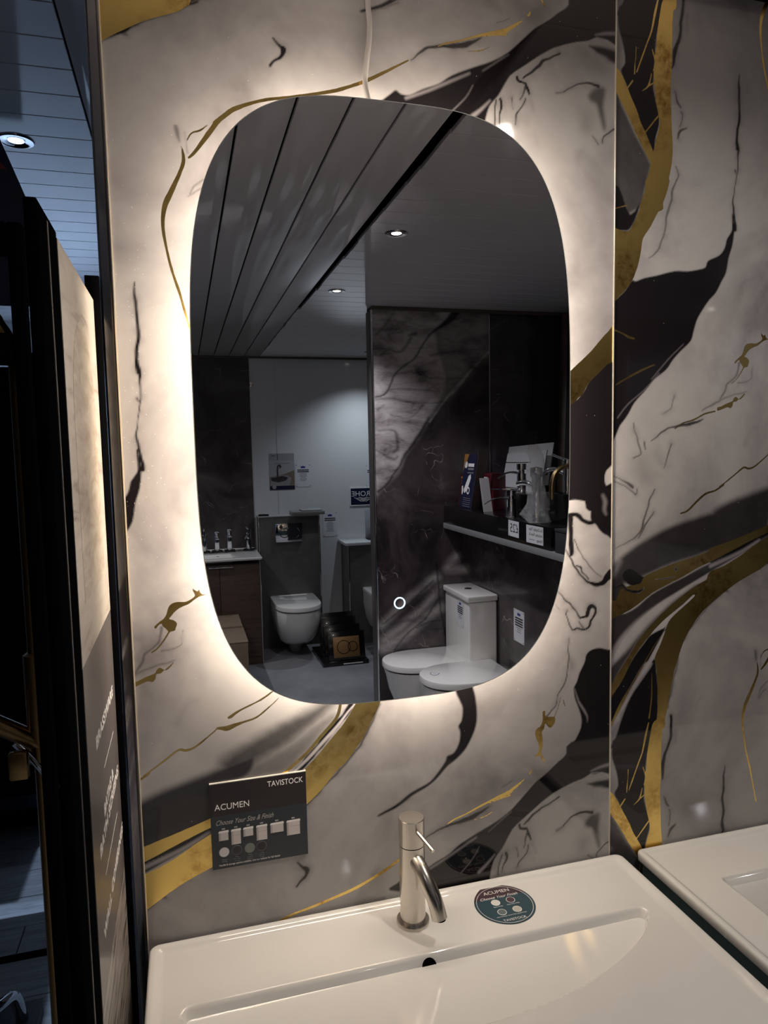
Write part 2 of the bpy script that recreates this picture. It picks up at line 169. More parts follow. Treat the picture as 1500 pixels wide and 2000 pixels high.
('bs',0.805,1.5,[(116.9,1821.4,0.71),(124.6,1808.3,1.9),(130.2,1800.2,1.42)]),
('bs',0.805,1.5,[(130.3,1793.2,1.19),(132.6,1784.7,0.95),(129.8,1765.1,0.95)]),
('bs',0.805,1.5,[(143.9,1764.8,1.19),(133.2,1758.4,3.08),(127.0,1743.8,1.42)]),
('bs',0.805,1.5,[(119.2,1700.8,1.19),(122.8,1685.1,1.19),(115.7,1658.0,1.19),(113.9,1640.0,1.19)]),
('bs',0.69,2,[(119.7,1677.1,1.19),(115.9,1650.2,1.66),(107.8,1619.4,2.14),(101.7,1601.1,1.66),(93.7,1564.9,1.66),(81.1,1546.3,1.66),(68.4,1536.6,0.71)]),
('bs',0.92,1.5,[(79.8,1223.0,0.71),(101.5,1237.6,1.19),(123.5,1246.8,1.42),(145.8,1250.3,3.08),(168.3,1253.9,3.56),(186.4,1259.4,1.42)]),
('bs',0.575,2,[(222.2,1299.4,1.9),(204.0,1289.9,2.37),(183.7,1278.5,1.19)]),
('bs',0.828,1.5,[(44.5,1257.0,0.95),(45.8,1240.3,0.95),(55.8,1219.6,1.19),(57.8,1202.8,1.19),(41.0,1197.5,0.95)]),
('bs',0.828,1.5,[(125.7,1307.8,0.71),(120.5,1286.3,0.71),(100.9,1274.2,0.71)]),
('bs',0.828,1.5,[(66.7,1221.3,1.42),(67.9,1210.0,0.95)]),
('bs',0.828,1.5,[(119.6,1216.6,1.42),(102.5,1177.2,0.71)]),
('bs',0.828,1.5,[(-1.5,1166.0,0.95),(20.0,1157.0,1.19),(39.5,1145.1,3.08),(42.8,1141.2,1.9)]),
('bs',0.828,1.5,[(-1.4,1155.8,0.95),(26.6,1144.6,0.95),(49.5,1127.8,1.19),(52.6,1137.1,0.95)]),
('bs',0.828,1.5,[(90.0,1135.8,1.19),(66.4,1093.0,1.66),(62.2,1074.1,2.14),(47.2,1053.9,1.19),(12.7,1034.9,0.71)]),
('bs',0.828,1.5,[(86.1,1099.7,1.19),(68.8,1077.6,1.66),(53.8,1051.6,1.19)]),
('bs',0.26,22,[(58.5,1187.8,18.64),(71.9,1161.0,15.25)]),
('bs',0.2,16,[(86.7,1202.1,10.17),(106.9,1182.8,6.78)]),
('bp',0.93,7,[(-4.1,995.7),(17.2,1017.2),(49.6,1038.1),(82.4,1053.6),(126.8,1070.6),(172.2,1082.0),(209.0,1090.2),(265.2,1103.6),(337.1,1124.7),(339.4,1056.2),(303.1,1044.9),(267.3,1032.8),(210.7,1020.1),(173.8,1009.5),(128.2,1000.5),(68.0,981.2),(9.1,964.2),(-3.7,957.5)]),
('bp',1,1.5,[(21.9,988.2),(32.6,998.0),(45.8,995.2),(59.1,985.7),(70.3,977.2),(61.5,968.1),(46.2,964.4),(33.0,970.2),(24.2,978.5)]),
('bp',0.95,2,[(-3.9,978.5),(9.0,979.5),(19.7,986.4),(26.4,970.6),(39.6,962.0),(68.3,959.9),(50.8,949.5),(26.6,955.2),(9.4,939.2),(-3.5,934.5)]),
('ws',0.35,8,[(2.4,987.6,3.39),(17.3,1011.4,3.73)]),
('bp',0.93,2,[(-3.3,909.5),(29.2,916.4),(53.3,926.1),(84.1,947.0),(119.8,962.0),(156.1,975.1),(188.1,988.8),(220.7,999.6),(263.0,1015.0),(303.5,1032.8),(339.8,1046.0),(340.1,1035.9),(291.9,1014.3),(221.0,984.7),(151.9,953.7),(95.6,926.6),(51.5,895.0),(23.2,866.4),(-2.6,833.9)]),
('bp',0.9,6,[(-2.4,818.3),(30.1,844.3),(62.8,876.4),(91.5,901.4),(129.5,929.8),(175.0,956.0),(179.7,951.7),(96.1,899.0),(63.0,868.6),(41.2,839.2),(19.5,810.1),(-2.1,779.1)]),
('wp',0.62,5,[(-2.6,839.7),(18.8,872.7),(51.4,900.9),(95.6,926.6),(152.0,950.8),(209.5,976.5),(268.1,1004.7),(340.0,1037.9),(340.2,1031.8),(280.1,1007.0),(221.2,977.7),(174.9,958.0),(129.4,933.7),(91.4,907.3),(62.7,884.3),(30.0,852.1),(-2.4,818.3)]),
('wp',0.95,1,[(85.2,874.4),(91.9,881.7),(116.4,901.2),(152.5,924.0),(173.0,939.3),(177.2,937.0),(161.7,925.2),(139.1,909.2),(121.1,894.9),(112.2,883.8),(96.4,878.3)]),
('bp',1,1.2,[(69.8,858.1),(83.0,871.6),(109.9,882.0),(112.3,877.8),(63.9,801.4),(31.2,751.6),(9.4,722.5),(-1.6,723.9),(-1.9,761.4),(17.6,784.8),(45.7,830.9)]),
('bp',1,1.2,[(91.6,827.3),(96.5,803.9),(100.4,773.5),(100.9,743.3),(98.1,707.3),(20.5,717.2),(42.1,760.2),(70.7,798.7)]),
('wp',0.62,2,[(116.7,885.4),(121.2,888.9),(103.7,850.9),(92.7,830.1),(53.1,776.8),(31.3,741.6),(20.5,721.1),(11.6,722.2),(42.1,768.1),(70.5,810.6),(96.9,849.6)]),
('bs',0.92,4,[(143.1,823.1,1.42),(134.4,795.8,1.42),(128.3,750.1,2.14),(124.1,730.4,2.85)]),
('bs',0.805,3,[(154.0,852.1,1.19),(172.0,880.5,1.42),(199.4,910.2,1.19),(245.9,940.8,1.66),(281.4,960.4,1.19),(341.8,987.9,1.19)]),
('bp',1,2,[(3.1,697.2),(11.7,712.0),(27.0,729.9),(42.1,763.8),(64.0,795.1),(86.2,814.6),(95.2,813.6),(101.0,740.9),(94.6,709.4),(87.2,678.0),(81.8,654.4),(7.8,664.7),(5.4,681.0)]),
('wp',0.62,2,[(88.4,818.3),(70.3,820.2),(41.9,779.7),(20.2,748.6),(3.0,705.2),(-1.2,685.9),(10.9,686.2),(22.7,718.5),(42.2,759.9),(68.5,792.6)]),
]
PARTITION_FEATURES = [
('wp',1,25,[(1020,2568),(1580,2594),(1527,2372),(1394,2263),(1457,2013),(1405,1874),(1346,1790),(1279,1691),(1196,1585),(1154,1486),(1040,1382),(944,1301),(970,2421)]),
('wp',0.55,60,[(1395,2285),(1712,2386),(1710,2162),(1603,2068),(1455,1905),(1406,1951)]),
('ws',0.8,6,[(1710,2161,6.9),(1603,2060,5.5),(1556,2006,11.1),(1489,1936,12.5),(1455,1905,6.9),(1346,1767,4.2)]),
('bs',0.9,5,[(1536,2395,18.0),(1477,2341,18.0),(1428,2301,11.1),(1362,2254,5.5),(1312,2193,4.2),(1271,2125,4.2),(1206,2078,4.2),(1149,2033,4.2),(1124,1973,4.2),(1083,1920,5.5),(1036,1905,5.5)]),
('bs',0.8,6,[(1346,1790,5.5),(1271,1675,9.7),(1205,1592,6.9),(1155,1509,5.5),(1089,1426,5.5),(1040,1382,6.9)]),
('bs',0.6,8,[(1156,2383,3.5),(1099,2293,4.2),(1036,2239,4.9)]),
('bs',0.6,8,[(1250,2327,2.1),(1162,2302,2.8)]),
('bs',0.6,8,[(1201,2262,2.1),(1114,2249,2.1)]),
('bs',0.6,8,[(1273,2252,8.3),(1233,2244,5.5)]),
('bs',0.6,8,[(1248,2229,6.9),(1183,2153,5.5),(1120,2167,5.5),(1072,2136,6.9)]),
('bs',0.6,8,[(1352,2137,3.5),(1492,2158,2.8),(1693,2177,2.8)]),
('bs',0.6,8,[(1269,2049,2.8),(1350,2012,2.8),(1573,2013,2.8)]),
('bs',0.6,8,[(1124,1950,3.5),(1243,1950,2.8),(1406,1936,2.8)]),
('bs',0.6,8,[(1036,1890,5.5),(1123,1897,5.5),(1266,1874,4.2),(1455,1874,2.8)]),
('bs',0.6,8,[(1042,1837,4.9),(1082,1860,3.5)]),
('bs',0.6,8,[(1307,1859,2.8),(1233,1791,2.8),(1121,1807,2.8)]),
('bs',0.6,8,[(1048,1724,3.5),(1143,1719,6.9),(1157,1631,9.7),(1133,1601,6.9)]),
('bs',0.6,8,[(1030,1618,2.1),(1124,1563,6.9),(1156,1578,4.2)]),
('ws',0.75,30,[(1374,880,20.8),(1307,837,16.6),(1181,750,13.9),(1048,626,16.6)]),
('ws',0.75,30,[(1390,815,13.9),(1322,739,15.3),(1179,623,18.0),(1054,538,20.8)]),
('ws',0.75,30,[(1405,701,20.8),(1321,659,20.8),(1177,551,27.7),(1053,490,34.7)]),
('ws',0.75,30,[(1494,985,25.0),(1442,924,18.0),(1562,916,13.9)]),
('bs',0.85,6,[(1375,960,2.8),(1390,831,5.5),(1397,693,4.2),(1421,569,5.5),(1436,486,5.5)]),
('bs',0.85,6,[(1357,865,3.5),(1247,769,3.5),(1139,690,3.5),(1048,634,3.5)]),
('bs',0.85,6,[(1389,758,3.5),(1304,644,5.5),(1177,551,4.2),(1118,476,3.5)]),
('bs',0.85,6,[(1404,628,2.8),(1320,619,4.2),(1253,592,4.2)]),
('bs',0.85,6,[(1412,578,2.8),(1336,577,2.8)]),
]
# ------------------------------------------------------------------ helpers
rng = random.Random(7)
COL = scene.collection

def link(o, parent=None):
    COL.objects.link(o)
    if parent is not None:
        o.parent = parent
    return o

def tag(o, label, cat, group=None):
    o['label'] = label
    o['category'] = cat
    if group:
        o['group'] = group
    return o

def thing(name, label, cat, loc=(0, 0, 0), rotz=0.0, group=None, matrix=None):
    o = bpy.data.objects.new(name, None)
    o.empty_display_size = 0.05
    COL.objects.link(o)
    if matrix is not None:
        o.matrix_world = matrix
    else:
        o.location = loc
        o.rotation_euler = (0, 0, rotz)
    return tag(o, label, cat, group)

def obj(name, me, mat, parent=None, smooth=False):
    o = bpy.data.objects.new(name, me)
    me.materials.clear()
    me.materials.append(mat)
    if smooth:
        me.shade_smooth()
        try:
            me.set_sharp_from_angle(angle=math.radians(38))
        except Exception:
            pass
    return link(o, parent)

def me_from(name, v, f):
    me = bpy.data.meshes.new(name)
    me.from_pydata([tuple(p) for p in v], [], f)
    me.update()
    return me

def bm_me(bm, name):
    me = bpy.data.meshes.new(name)
    bm.to_mesh(me)
    bm.free()
    return me

def box_me(lo, hi, bevel=0.0015, seg=2, name='box'):
    bm = bmesh.new()
    bmesh.ops.create_cube(bm, size=1.0)
    for v in bm.verts:
        v.co = Vector([lo[i] + (v.co[i] + 0.5) * (hi[i] - lo[i]) for i in range(3)])
    if bevel > 0:
        b = min(bevel, 0.45 * min(abs(hi[i] - lo[i]) for i in range(3)))
        bmesh.ops.bevel(bm, geom=list(bm.edges), offset=b, segments=seg, affect='EDGES', profile=0.5)
    bmesh.ops.recalc_face_normals(bm, faces=bm.faces)
    return bm_me(bm, name)

def box(name, lo, hi, mat, parent=None, bevel=0.0015, seg=2):
    return obj(name, box_me(lo, hi, bevel, seg, name), mat, parent, smooth=bevel > 0)

def tube_vf(pts, r, n=14, caps=True, off=0):
    P = [Vector(p) for p in pts]
    rad = r if isinstance(r, (list, tuple)) else [r] * len(P)
    T = []
    for i in range(len(P)):
        a = P[max(i - 1, 0)]
        b = P[min(i + 1, len(P) - 1)]
        T.append((b - a).normalized())
    ref = Vector((0, 0, 1)) if abs(T[0].z) < 0.9 else Vector((1, 0, 0))
    nrm = (ref - T[0] * ref.dot(T[0])).normalized()
    v, f = [], []
    for i in range(len(P)):
        nrm = (nrm - T[i] * nrm.dot(T[i]))
        nrm = nrm.normalized()
        bn = T[i].cross(nrm)
        for k in range(n):
            a = 2 * math.pi * k / n
            v.append(P[i] + (nrm * math.cos(a) + bn * math.sin(a)) * rad[i])
    for i in range(len(P) - 1):
        for k in range(n):
            k2 = (k + 1) % n
            f.append((off + i * n + k, off + i * n + k2, off + (i + 1) * n + k2, off + (i + 1) * n + k))
    if caps:
        f.append(tuple(off + k for k in range(n))[::-1])
        f.append(tuple(off + (len(P) - 1) * n + k for k in range(n)))
    return v, f

def tube(name, pts, r, mat, parent=None, n=14, smooth_pts=0):
    if smooth_pts:
        pts = catmull(pts, smooth_pts)
        if isinstance(r, (list, tuple)):
            r = list(np.interp(np.linspace(0, 1, len(pts)), np.linspace(0, 1, len(r)), r))
    v, f = tube_vf(pts, r, n)
    return obj(name, me_from(name, v, f), mat, parent, smooth=True)

def catmull(pts, sub=4, closed=False):
    P = np.array(pts, float)
    n = len(P)
    if n < 3:
        return [tuple(p) for p in P]
    out = []
    rngi = range(n if closed else n - 1)
    for i in rngi:
        if closed:
            p0, p1, p2, p3 = P[(i - 1) % n], P[i], P[(i + 1) % n], P[(i + 2) % n]
        else:
            p0, p1, p2, p3 = P[max(i - 1, 0)], P[i], P[i + 1], P[min(i + 2, n - 1)]
        for s in range(sub):
            t = s / sub
            out.append(0.5 * ((2 * p1) + (-p0 + p2) * t + (2 * p0 - 5 * p1 + 4 * p2 - p3) * t * t + (-p0 + 3 * p1 - 3 * p2 + p3) * t ** 3))
    if not closed:
        out.append(P[-1])
    return [tuple(p) for p in out]

def lathe(name, prof, mat, parent=None, n=32, loc=(0, 0, 0), axis='Z'):
    v, f = [], []
    for (r, z) in prof:
        for k in range(n):
            a = 2 * math.pi * k / n
            p = (r * math.cos(a), r * math.sin(a), z)
            if axis == 'Y':
                p = (p[0], p[2], -p[1])
            elif axis == 'X':
                p = (p[2], p[0], p[1])
            v.append((p[0] + loc[0], p[1] + loc[1], p[2] + loc[2]))
    for i in range(len(prof) - 1):
        for k in range(n):
            k2 = (k + 1) % n
            f.append((i * n + k, i * n + k2, (i + 1) * n + k2, (i + 1) * n + k))
    if prof[0][0] > 1e-6:
        f.append(tuple(range(n))[::-1])
    if prof[-1][0] > 1e-6:
        f.append(tuple((len(prof) - 1) * n + k for k in range(n)))
    me = me_from(name, v, f)
    bm = bmesh.new()
    bm.from_mesh(me)
    bmesh.ops.remove_doubles(bm, verts=bm.verts, dist=1e-6)
    bmesh.ops.recalc_face_normals(bm, faces=bm.faces)
    bm.to_mesh(me)
    bm.free()
    return obj(name, me, mat, parent, smooth=True)

def loft(name, rings, mat, parent=None, cap=(True, True)):
    """rings: list of lists of 3-d points, same count, closed loops."""
    n = len(rings[0])
    v = [p for r in rings for p in r]
    f = []
    for i in range(len(rings) - 1):
        for k in range(n):
            k2 = (k + 1) % n
            f.append((i * n + k, i * n + k2, (i + 1) * n + k2, (i + 1) * n + k))
    if cap[0]:
        f.append(tuple(range(n))[::-1])
    if cap[1]:
        f.append(tuple((len(rings) - 1) * n + k for k in range(n)))
    me = me_from(name, v, f)
    bm = bmesh.new()
    bm.from_mesh(me)
    bmesh.ops.recalc_face_normals(bm, faces=bm.faces)
    bm.to_mesh(me)
    bm.free()
    return obj(name, me, mat, parent, smooth=True)

def flat(name, outline, mat, parent, z0=0.0, t=0.0006):
    """thin plate with an arbitrary outline in the parent's XY plane"""
    return loft(name, [[(x, y, z0) for x, y in outline], [(x, y, z0 + t) for x, y in outline]], mat, parent)

def rect(x0, y0, x1, y1):
    return [(x0, y0), (x1, y0), (x1, y1), (x0, y1)]

def disc(cx, cy, r, n=28):
    return [(cx + r * math.cos(2 * math.pi * k / n), cy + r * math.sin(2 * math.pi * k / n)) for k in range(n)]

def ring_plate(name, cx, cy, r0, r1, mat, parent, z0, t=0.0004, n=40):
    v, f = [], []
    for (r, z) in ((r0, z0), (r1, z0), (r1, z0 + t), (r0, z0 + t)):
        for k in range(n):
            a = 2 * math.pi * k / n
            v.append((cx + r * math.cos(a), cy + r * math.sin(a), z))
    for i in range(4):
        j = (i + 1) % 4
        for k in range(n):
            k2 = (k + 1) % n
            f.append((i * n + k, i * n + k2, j * n + k2, j * n + k))
    return obj(name, me_from(name, v, f), mat, parent)

def lettering(body, size, mat, parent, x, y, z, align='LEFT', shear=0.0, name='lettering', rot=0.0, sx=1.0, ext=0.0002, bold=0.0):
    cu = bpy.data.curves.new(name, 'FONT')
    cu.body = body
    cu.size = size
    cu.align_x = align
    cu.align_y = 'CENTER'
    cu.shear = shear
    cu.offset = bold
    cu.extrude = ext
    cu.resolution_u = 3
    tmp = bpy.data.objects.new(name, cu)
    COL.objects.link(tmp)
    dg = bpy.context.evaluated_depsgraph_get()
    me = bpy.data.meshes.new_from_object(tmp.evaluated_get(dg))
    bpy.data.objects.remove(tmp)
    bpy.data.curves.remove(cu)
    me.transform(Matrix.Translation((x, y, z)) @ Matrix.Rotation(rot, 4, 'Z') @ Matrix.Diagonal((sx, 1, 1, 1)))
    return obj(name, me, mat, parent)

def face_matrix(origin, X, Y):
    X, Y = Vector(X), Vector(Y)
    Z = X.cross(Y)
    m = Matrix((X, Y, Z)).transposed().to_4x4()
    m.translation = Vector(origin)
    return m

FRONT = ((1, 0, 0), (0, 0, 1))      # faces -y
REAR = ((-1, 0, 0), (0, 0, 1))      # faces +y
TO_LEFT = ((0, -1, 0), (0, 0, 1))   # faces -x
TO_RIGHT = ((0, 1, 0), (0, 0, 1))   # faces +x
UP = ((1, 0, 0), (0, 1, 0))

def dshape(w, l, n=36, y0=0.0, k=1.0, pw=2.2):
    """D outline: straight back at y0, rounded front, length l, width w"""
    fr = min(w * 0.62 * k, l * 0.75)
    pts = [(-w / 2 + 0.012, y0), (-w / 2, y0 + 0.012)]
    ys = y0 + l - fr
    for s in range(1, 4):
        pts.append((-w / 2, y0 + 0.012 + (ys - y0 - 0.012) * s / 4))
    for s in range(n + 1):
        a = math.pi - math.pi * s / n
        c, sn = math.cos(a), math.sin(a)
        x = math.copysign(abs(c) ** (2 / pw), c) * w / 2
        y = ys + (abs(sn) ** (2 / pw)) * fr
        pts.append((x, y))
    for s in range(3, 0, -1):
        pts.append((w / 2, y0 + 0.012 + (ys - y0 - 0.012) * s / 4))
    pts += [(w / 2, y0 + 0.012), (w / 2 - 0.012, y0)]
    return pts

# ------------------------------------------------------------------ materials
class NT:
    def __init__(self, name):
        self.m = bpy.data.materials.new(name)
        self.m.use_nodes = True
        self.t = self.m.node_tree
        self.t.nodes.clear()
        self.out = self.t.nodes.new('ShaderNodeOutputMaterial')
    def n(self, kind, **kw):
        nd = self.t.nodes.new(kind)
        for k, v in kw.items():
            if k.startswith('i_'):
                key = k[2:].replace('_', ' ')
                nd.inputs[key].default_value = v
            else:
                setattr(nd, k, v)
        return nd
    def l(self, a, b):
        self.t.links.new(a, b)
    def math(self, op, a, b=None, clamp=False):
        nd = self.t.nodes.new('ShaderNodeMath')
        nd.operation = op
        nd.use_clamp = clamp
        for i, x in enumerate((a, b)):
            if x is None:
                continue
            if isinstance(x, (int, float)):
                nd.inputs[i].default_value = x
            else:
                self.l(x, nd.inputs[i])
        return nd.outputs[0]
    def mix(self, fac, a, b):
        nd = self.t.nodes.new('ShaderNodeMix')
        nd.data_type = 'RGBA'
        for s, x in ((0, fac), (6, a), (7, b)):
            if isinstance(x, (int, float)):
                nd.inputs[s].default_value = x
            elif isinstance(x, tuple):
                nd.inputs[s].default_value = (*x[:3], 1)
            else:
                self.l(x, nd.inputs[s])
        return nd.outputs[2]
    def ramp(self, fac, stops):
        nd = self.t.nodes.new('ShaderNodeValToRGB')
        el = nd.color_ramp.elements
        while len(el) < len(stops):
            el.new(0.5)
        for e, (p, c) in zip(el, stops):
            e.position = p
            e.color = (*c, 1)
        self.l(fac, nd.inputs[0])
        return nd.outputs[0]
    def noise(self, scale, detail=4, rough=0.55, dist=0.0, vec=None):
        nd = self.n('ShaderNodeTexNoise', i_Scale=scale, i_Detail=detail, i_Roughness=rough, i_Distortion=dist)
        if vec is not None:
            self.l(vec, nd.inputs['Vector'])
        return nd
    def coord(self, scale=(1, 1, 1), out='Object'):
        tc = self.n('ShaderNodeTexCoord')
        mp = self.n('ShaderNodeMapping')
        mp.inputs['Scale'].default_value = scale
        self.l(tc.outputs[out], mp.inputs['Vector'])
        return mp.outputs['Vector']
    def pbr(self, color, rough=0.5, metal=0.0, coat=0.0, spec=0.5, ior=1.5):
        b = self.n('ShaderNodeBsdfPrincipled')
        b.inputs['Roughness'].default_value = rough if isinstance(rough, (int, float)) else 0.5
        b.inputs['Metallic'].default_value = metal
        b.inputs['Coat Weight'].default_value = coat
        b.inputs['Coat Roughness'].default_value = 0.03
        b.inputs['Specular IOR Level'].default_value = spec
        b.inputs['IOR'].default_value = ior
        if isinstance(color, tuple):
            b.inputs['Base Color'].default_value = (*color[:3], 1)
        else:
            self.l(color, b.inputs['Base Color'])
        if not isinstance(rough, (int, float)):
            self.l(rough, b.inputs['Roughness'])
        return b
    def finish(self, shader):
        self.l(shader.outputs[0], self.out.inputs['Surface'])
        return self.m

_cache = {}
def plain(name, color, rough=0.5, metal=0.0, coat=0.0, var=0.06, scale=12.0):
    """procedural: flat colour with a faint noise in tone"""
    if name in _cache:
        return _cache[name]
    t = NT(name)
    nz = t.noise(scale, 3, vec=t.coord())
    lo = tuple(max(c * (1 - var), 0) for c in color)
    hi = tuple(min(c * (1 + var), 1) for c in color)
    c = t.mix(nz.outputs['Fac'], lo, hi)
    _cache[name] = t.finish(t.pbr(c, rough, metal, coat))
    return _cache[name]

def emit(name, color, strength):
    if name in _cache:
        return _cache[name]
    t = NT(name)
    e = t.n('ShaderNodeEmission')
    e.inputs['Color'].default_value = (*color, 1)
    e.inputs['Strength'].default_value = strength
    _cache[name] = t.finish(e)
    return _cache[name]

def brushed(name, color, rough=0.25, scale=(1, 1, 60)):
    if name in _cache:
        return _cache[name]
    t = NT(name)
    nz = t.noise(40, 3, vec=t.coord(scale))
    c = t.mix(nz.outputs['Fac'], tuple(x * 0.82 for x in color), color)
    r = t.math('MULTIPLY_ADD', nz.outputs['Fac'], 0.16)
    r.node.inputs[2].default_value = rough - 0.08
    _cache[name] = t.finish(t.pbr(c, r, 1.0))
    return _cache[name]

def wood(name, dark, light, rough=0.5, axis=(14, 1.2, 14)):
    if name in _cache:
        return _cache[name]
    t = NT(name)
    v = t.coord(axis)
    a = t.noise(3, 6, 0.6, 1.2, v)
    b = t.noise(14, 4, 0.6, 0.3, v)
    k = t.math('MULTIPLY_ADD', a.outputs['Fac'], 0.7)
    t.l(t.math('MULTIPLY', b.outputs['Fac'], 0.3), k.node.inputs[2])
    c = t.ramp(k, [(0.3, dark), (0.7, light)])
    _cache[name] = t.finish(t.pbr(c, rough))
    return _cache[name]

CHROME = plain('chrome', (0.82, 0.83, 0.85), 0.06, 1.0, var=0.02)
STEEL = brushed('brushed_steel', (0.74, 0.69, 0.62), 0.24)
STEEL_TOP = brushed('brushed_steel_cap', (0.8, 0.75, 0.68), 0.3, (30, 30, 1))
BLACK = plain('black_gloss', (0.006, 0.006, 0.007), 0.2, coat=0.3)
BLACK_MATT = plain('black_matt', (0.004, 0.004, 0.005), 0.75)
BLACK_MATT.node_tree.nodes['Principled BSDF'].inputs['Specular IOR Level'].default_value = 0.0
CERAMIC = plain('white_ceramic', (0.86, 0.85, 0.82), 0.07, coat=0.6, var=0.01)
WHITE_GLOSS = plain('white_gloss', (0.74, 0.75, 0.76), 0.12, var=0.02)
PAPER = plain('white_paper', (0.72, 0.73, 0.76), 0.6, var=0.02)
INK = plain('dark_ink', (0.02, 0.02, 0.025), 0.6)
INK_GREY = plain('grey_ink', (0.22, 0.22, 0.24), 0.6)
BLUE_INK = plain('blue_ink', (0.03, 0.03, 0.25), 0.6)
WHITE_INK = plain('white_ink', (0.88, 0.87, 0.86), 0.5, var=0.01)
NAVY = plain('navy_print', (0.012, 0.016, 0.05), 0.35)
BRASS = plain('dark_brass', (0.24, 0.15, 0.06), 0.28, 1.0)
GOLDMETAL = plain('pale_gold_metal', (0.55, 0.42, 0.22), 0.25, 1.0)
BRONZE = plain('bronze_plate', (0.30, 0.17, 0.07), 0.32, 1.0)
TEAL = plain('dark_teal_paint', (0.045, 0.075, 0.08), 0.45)
DARKGREY = plain('dark_grey', (0.035, 0.034, 0.038), 0.5)

def marble_print():
    t = NT('marble_print')
    v = t.coord()
    big = t.noise(3.2, 5, 0.55, 0.6, v)
    fine = t.noise(22.0, 5, 0.6, 0.6, v)
    k = t.math('MULTIPLY_ADD', big.outputs['Fac'], 0.88)
    t.l(t.math('MULTIPLY', fine.outputs['Fac'], 0.12), k.node.inputs[2])
    base = t.ramp(k, [(0.34, (0.20, 0.185, 0.19)), (0.44, (0.31, 0.295, 0.30)), (0.54, (0.40, 0.385, 0.385)), (0.66, (0.44, 0.43, 0.42))])
    at = {a: t.n('ShaderNodeAttribute', attribute_name=a).outputs['Fac'] for a in ('ink', 'pale', 'foil')}
    # ragged ink: perturb the soft transition with noise
    rag = t.noise(45.0, 4, 0.6, 0.4, v)
    d = at['ink']
    edge = t.math('MULTIPLY', t.math('MULTIPLY', d, t.math('SUBTRACT', 1.0, d)), 0.8)
    d2 = t.math('ADD', d, t.math('MULTIPLY', edge, t.math('SUBTRACT', rag.outputs['Fac'], 0.5)), clamp=True)
    c = t.mix(d2, base, (0.010, 0.0085, 0.010))
    shade = t.ramp(big.outputs['Fac'], [(0.3, (0.34, 0.31, 0.34)), (0.7, (0.60, 0.57, 0.58))])
    c = t.mix(at['pale'], c, shade)
    # sparse glitter specks in the print; sparkle glints painted pale near the left edge
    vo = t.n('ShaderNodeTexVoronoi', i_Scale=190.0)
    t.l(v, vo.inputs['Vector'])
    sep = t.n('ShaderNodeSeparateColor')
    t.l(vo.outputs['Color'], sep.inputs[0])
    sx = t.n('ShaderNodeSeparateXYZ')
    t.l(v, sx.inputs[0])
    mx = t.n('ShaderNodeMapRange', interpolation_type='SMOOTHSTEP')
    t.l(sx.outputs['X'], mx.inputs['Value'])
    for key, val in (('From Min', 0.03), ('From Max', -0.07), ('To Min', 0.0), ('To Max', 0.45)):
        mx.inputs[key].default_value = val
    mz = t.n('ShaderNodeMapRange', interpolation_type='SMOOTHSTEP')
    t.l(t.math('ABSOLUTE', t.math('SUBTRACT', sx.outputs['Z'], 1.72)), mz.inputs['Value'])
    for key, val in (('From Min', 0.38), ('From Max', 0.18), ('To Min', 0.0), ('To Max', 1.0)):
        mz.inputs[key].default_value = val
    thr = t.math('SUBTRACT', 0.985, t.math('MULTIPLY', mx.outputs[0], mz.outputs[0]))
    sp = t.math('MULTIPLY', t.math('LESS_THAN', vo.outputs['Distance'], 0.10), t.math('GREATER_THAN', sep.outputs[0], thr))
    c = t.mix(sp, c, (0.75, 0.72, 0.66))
    acr = t.pbr(c, 0.05, 0.0, 0.0, 0.5)
    mot = t.noise(60.0, 5, 0.7, 0.3, v)
    mot2 = t.noise(9.0, 3, 0.5, 0.2, v)
    g1 = t.ramp(mot.outputs['Fac'], [(0.35, (0.40, 0.23, 0.05)), (0.6, (0.86, 0.60, 0.20))])
    g = t.mix(t.ramp(mot2.outputs['Fac'], [(0.45, (0, 0, 0)), (0.6, (1, 1, 1))]), (0.88, 0.63, 0.20), g1)
    gold = t.pbr(g, 0.27, 1.0, 0.15)
    wob = t.math('MULTIPLY', t.math('SUBTRACT', rag.outputs['Fac'], 0.5), 0.0016)
    mr = t.n('ShaderNodeMapRange')
    mr.inputs['From Min'].default_value = 0.00035
    mr.inputs['From Max'].default_value = -0.00035
    t.l(t.math('ADD', at['foil'], wob), mr.inputs['Value'])
    ms = t.n('ShaderNodeMixShader')
    t.l(mr.outputs['Result'], ms.inputs[0])
    t.l(acr.outputs[0], ms.inputs[1])
    t.l(gold.outputs[0], ms.inputs[2])
    return t.finish(ms)

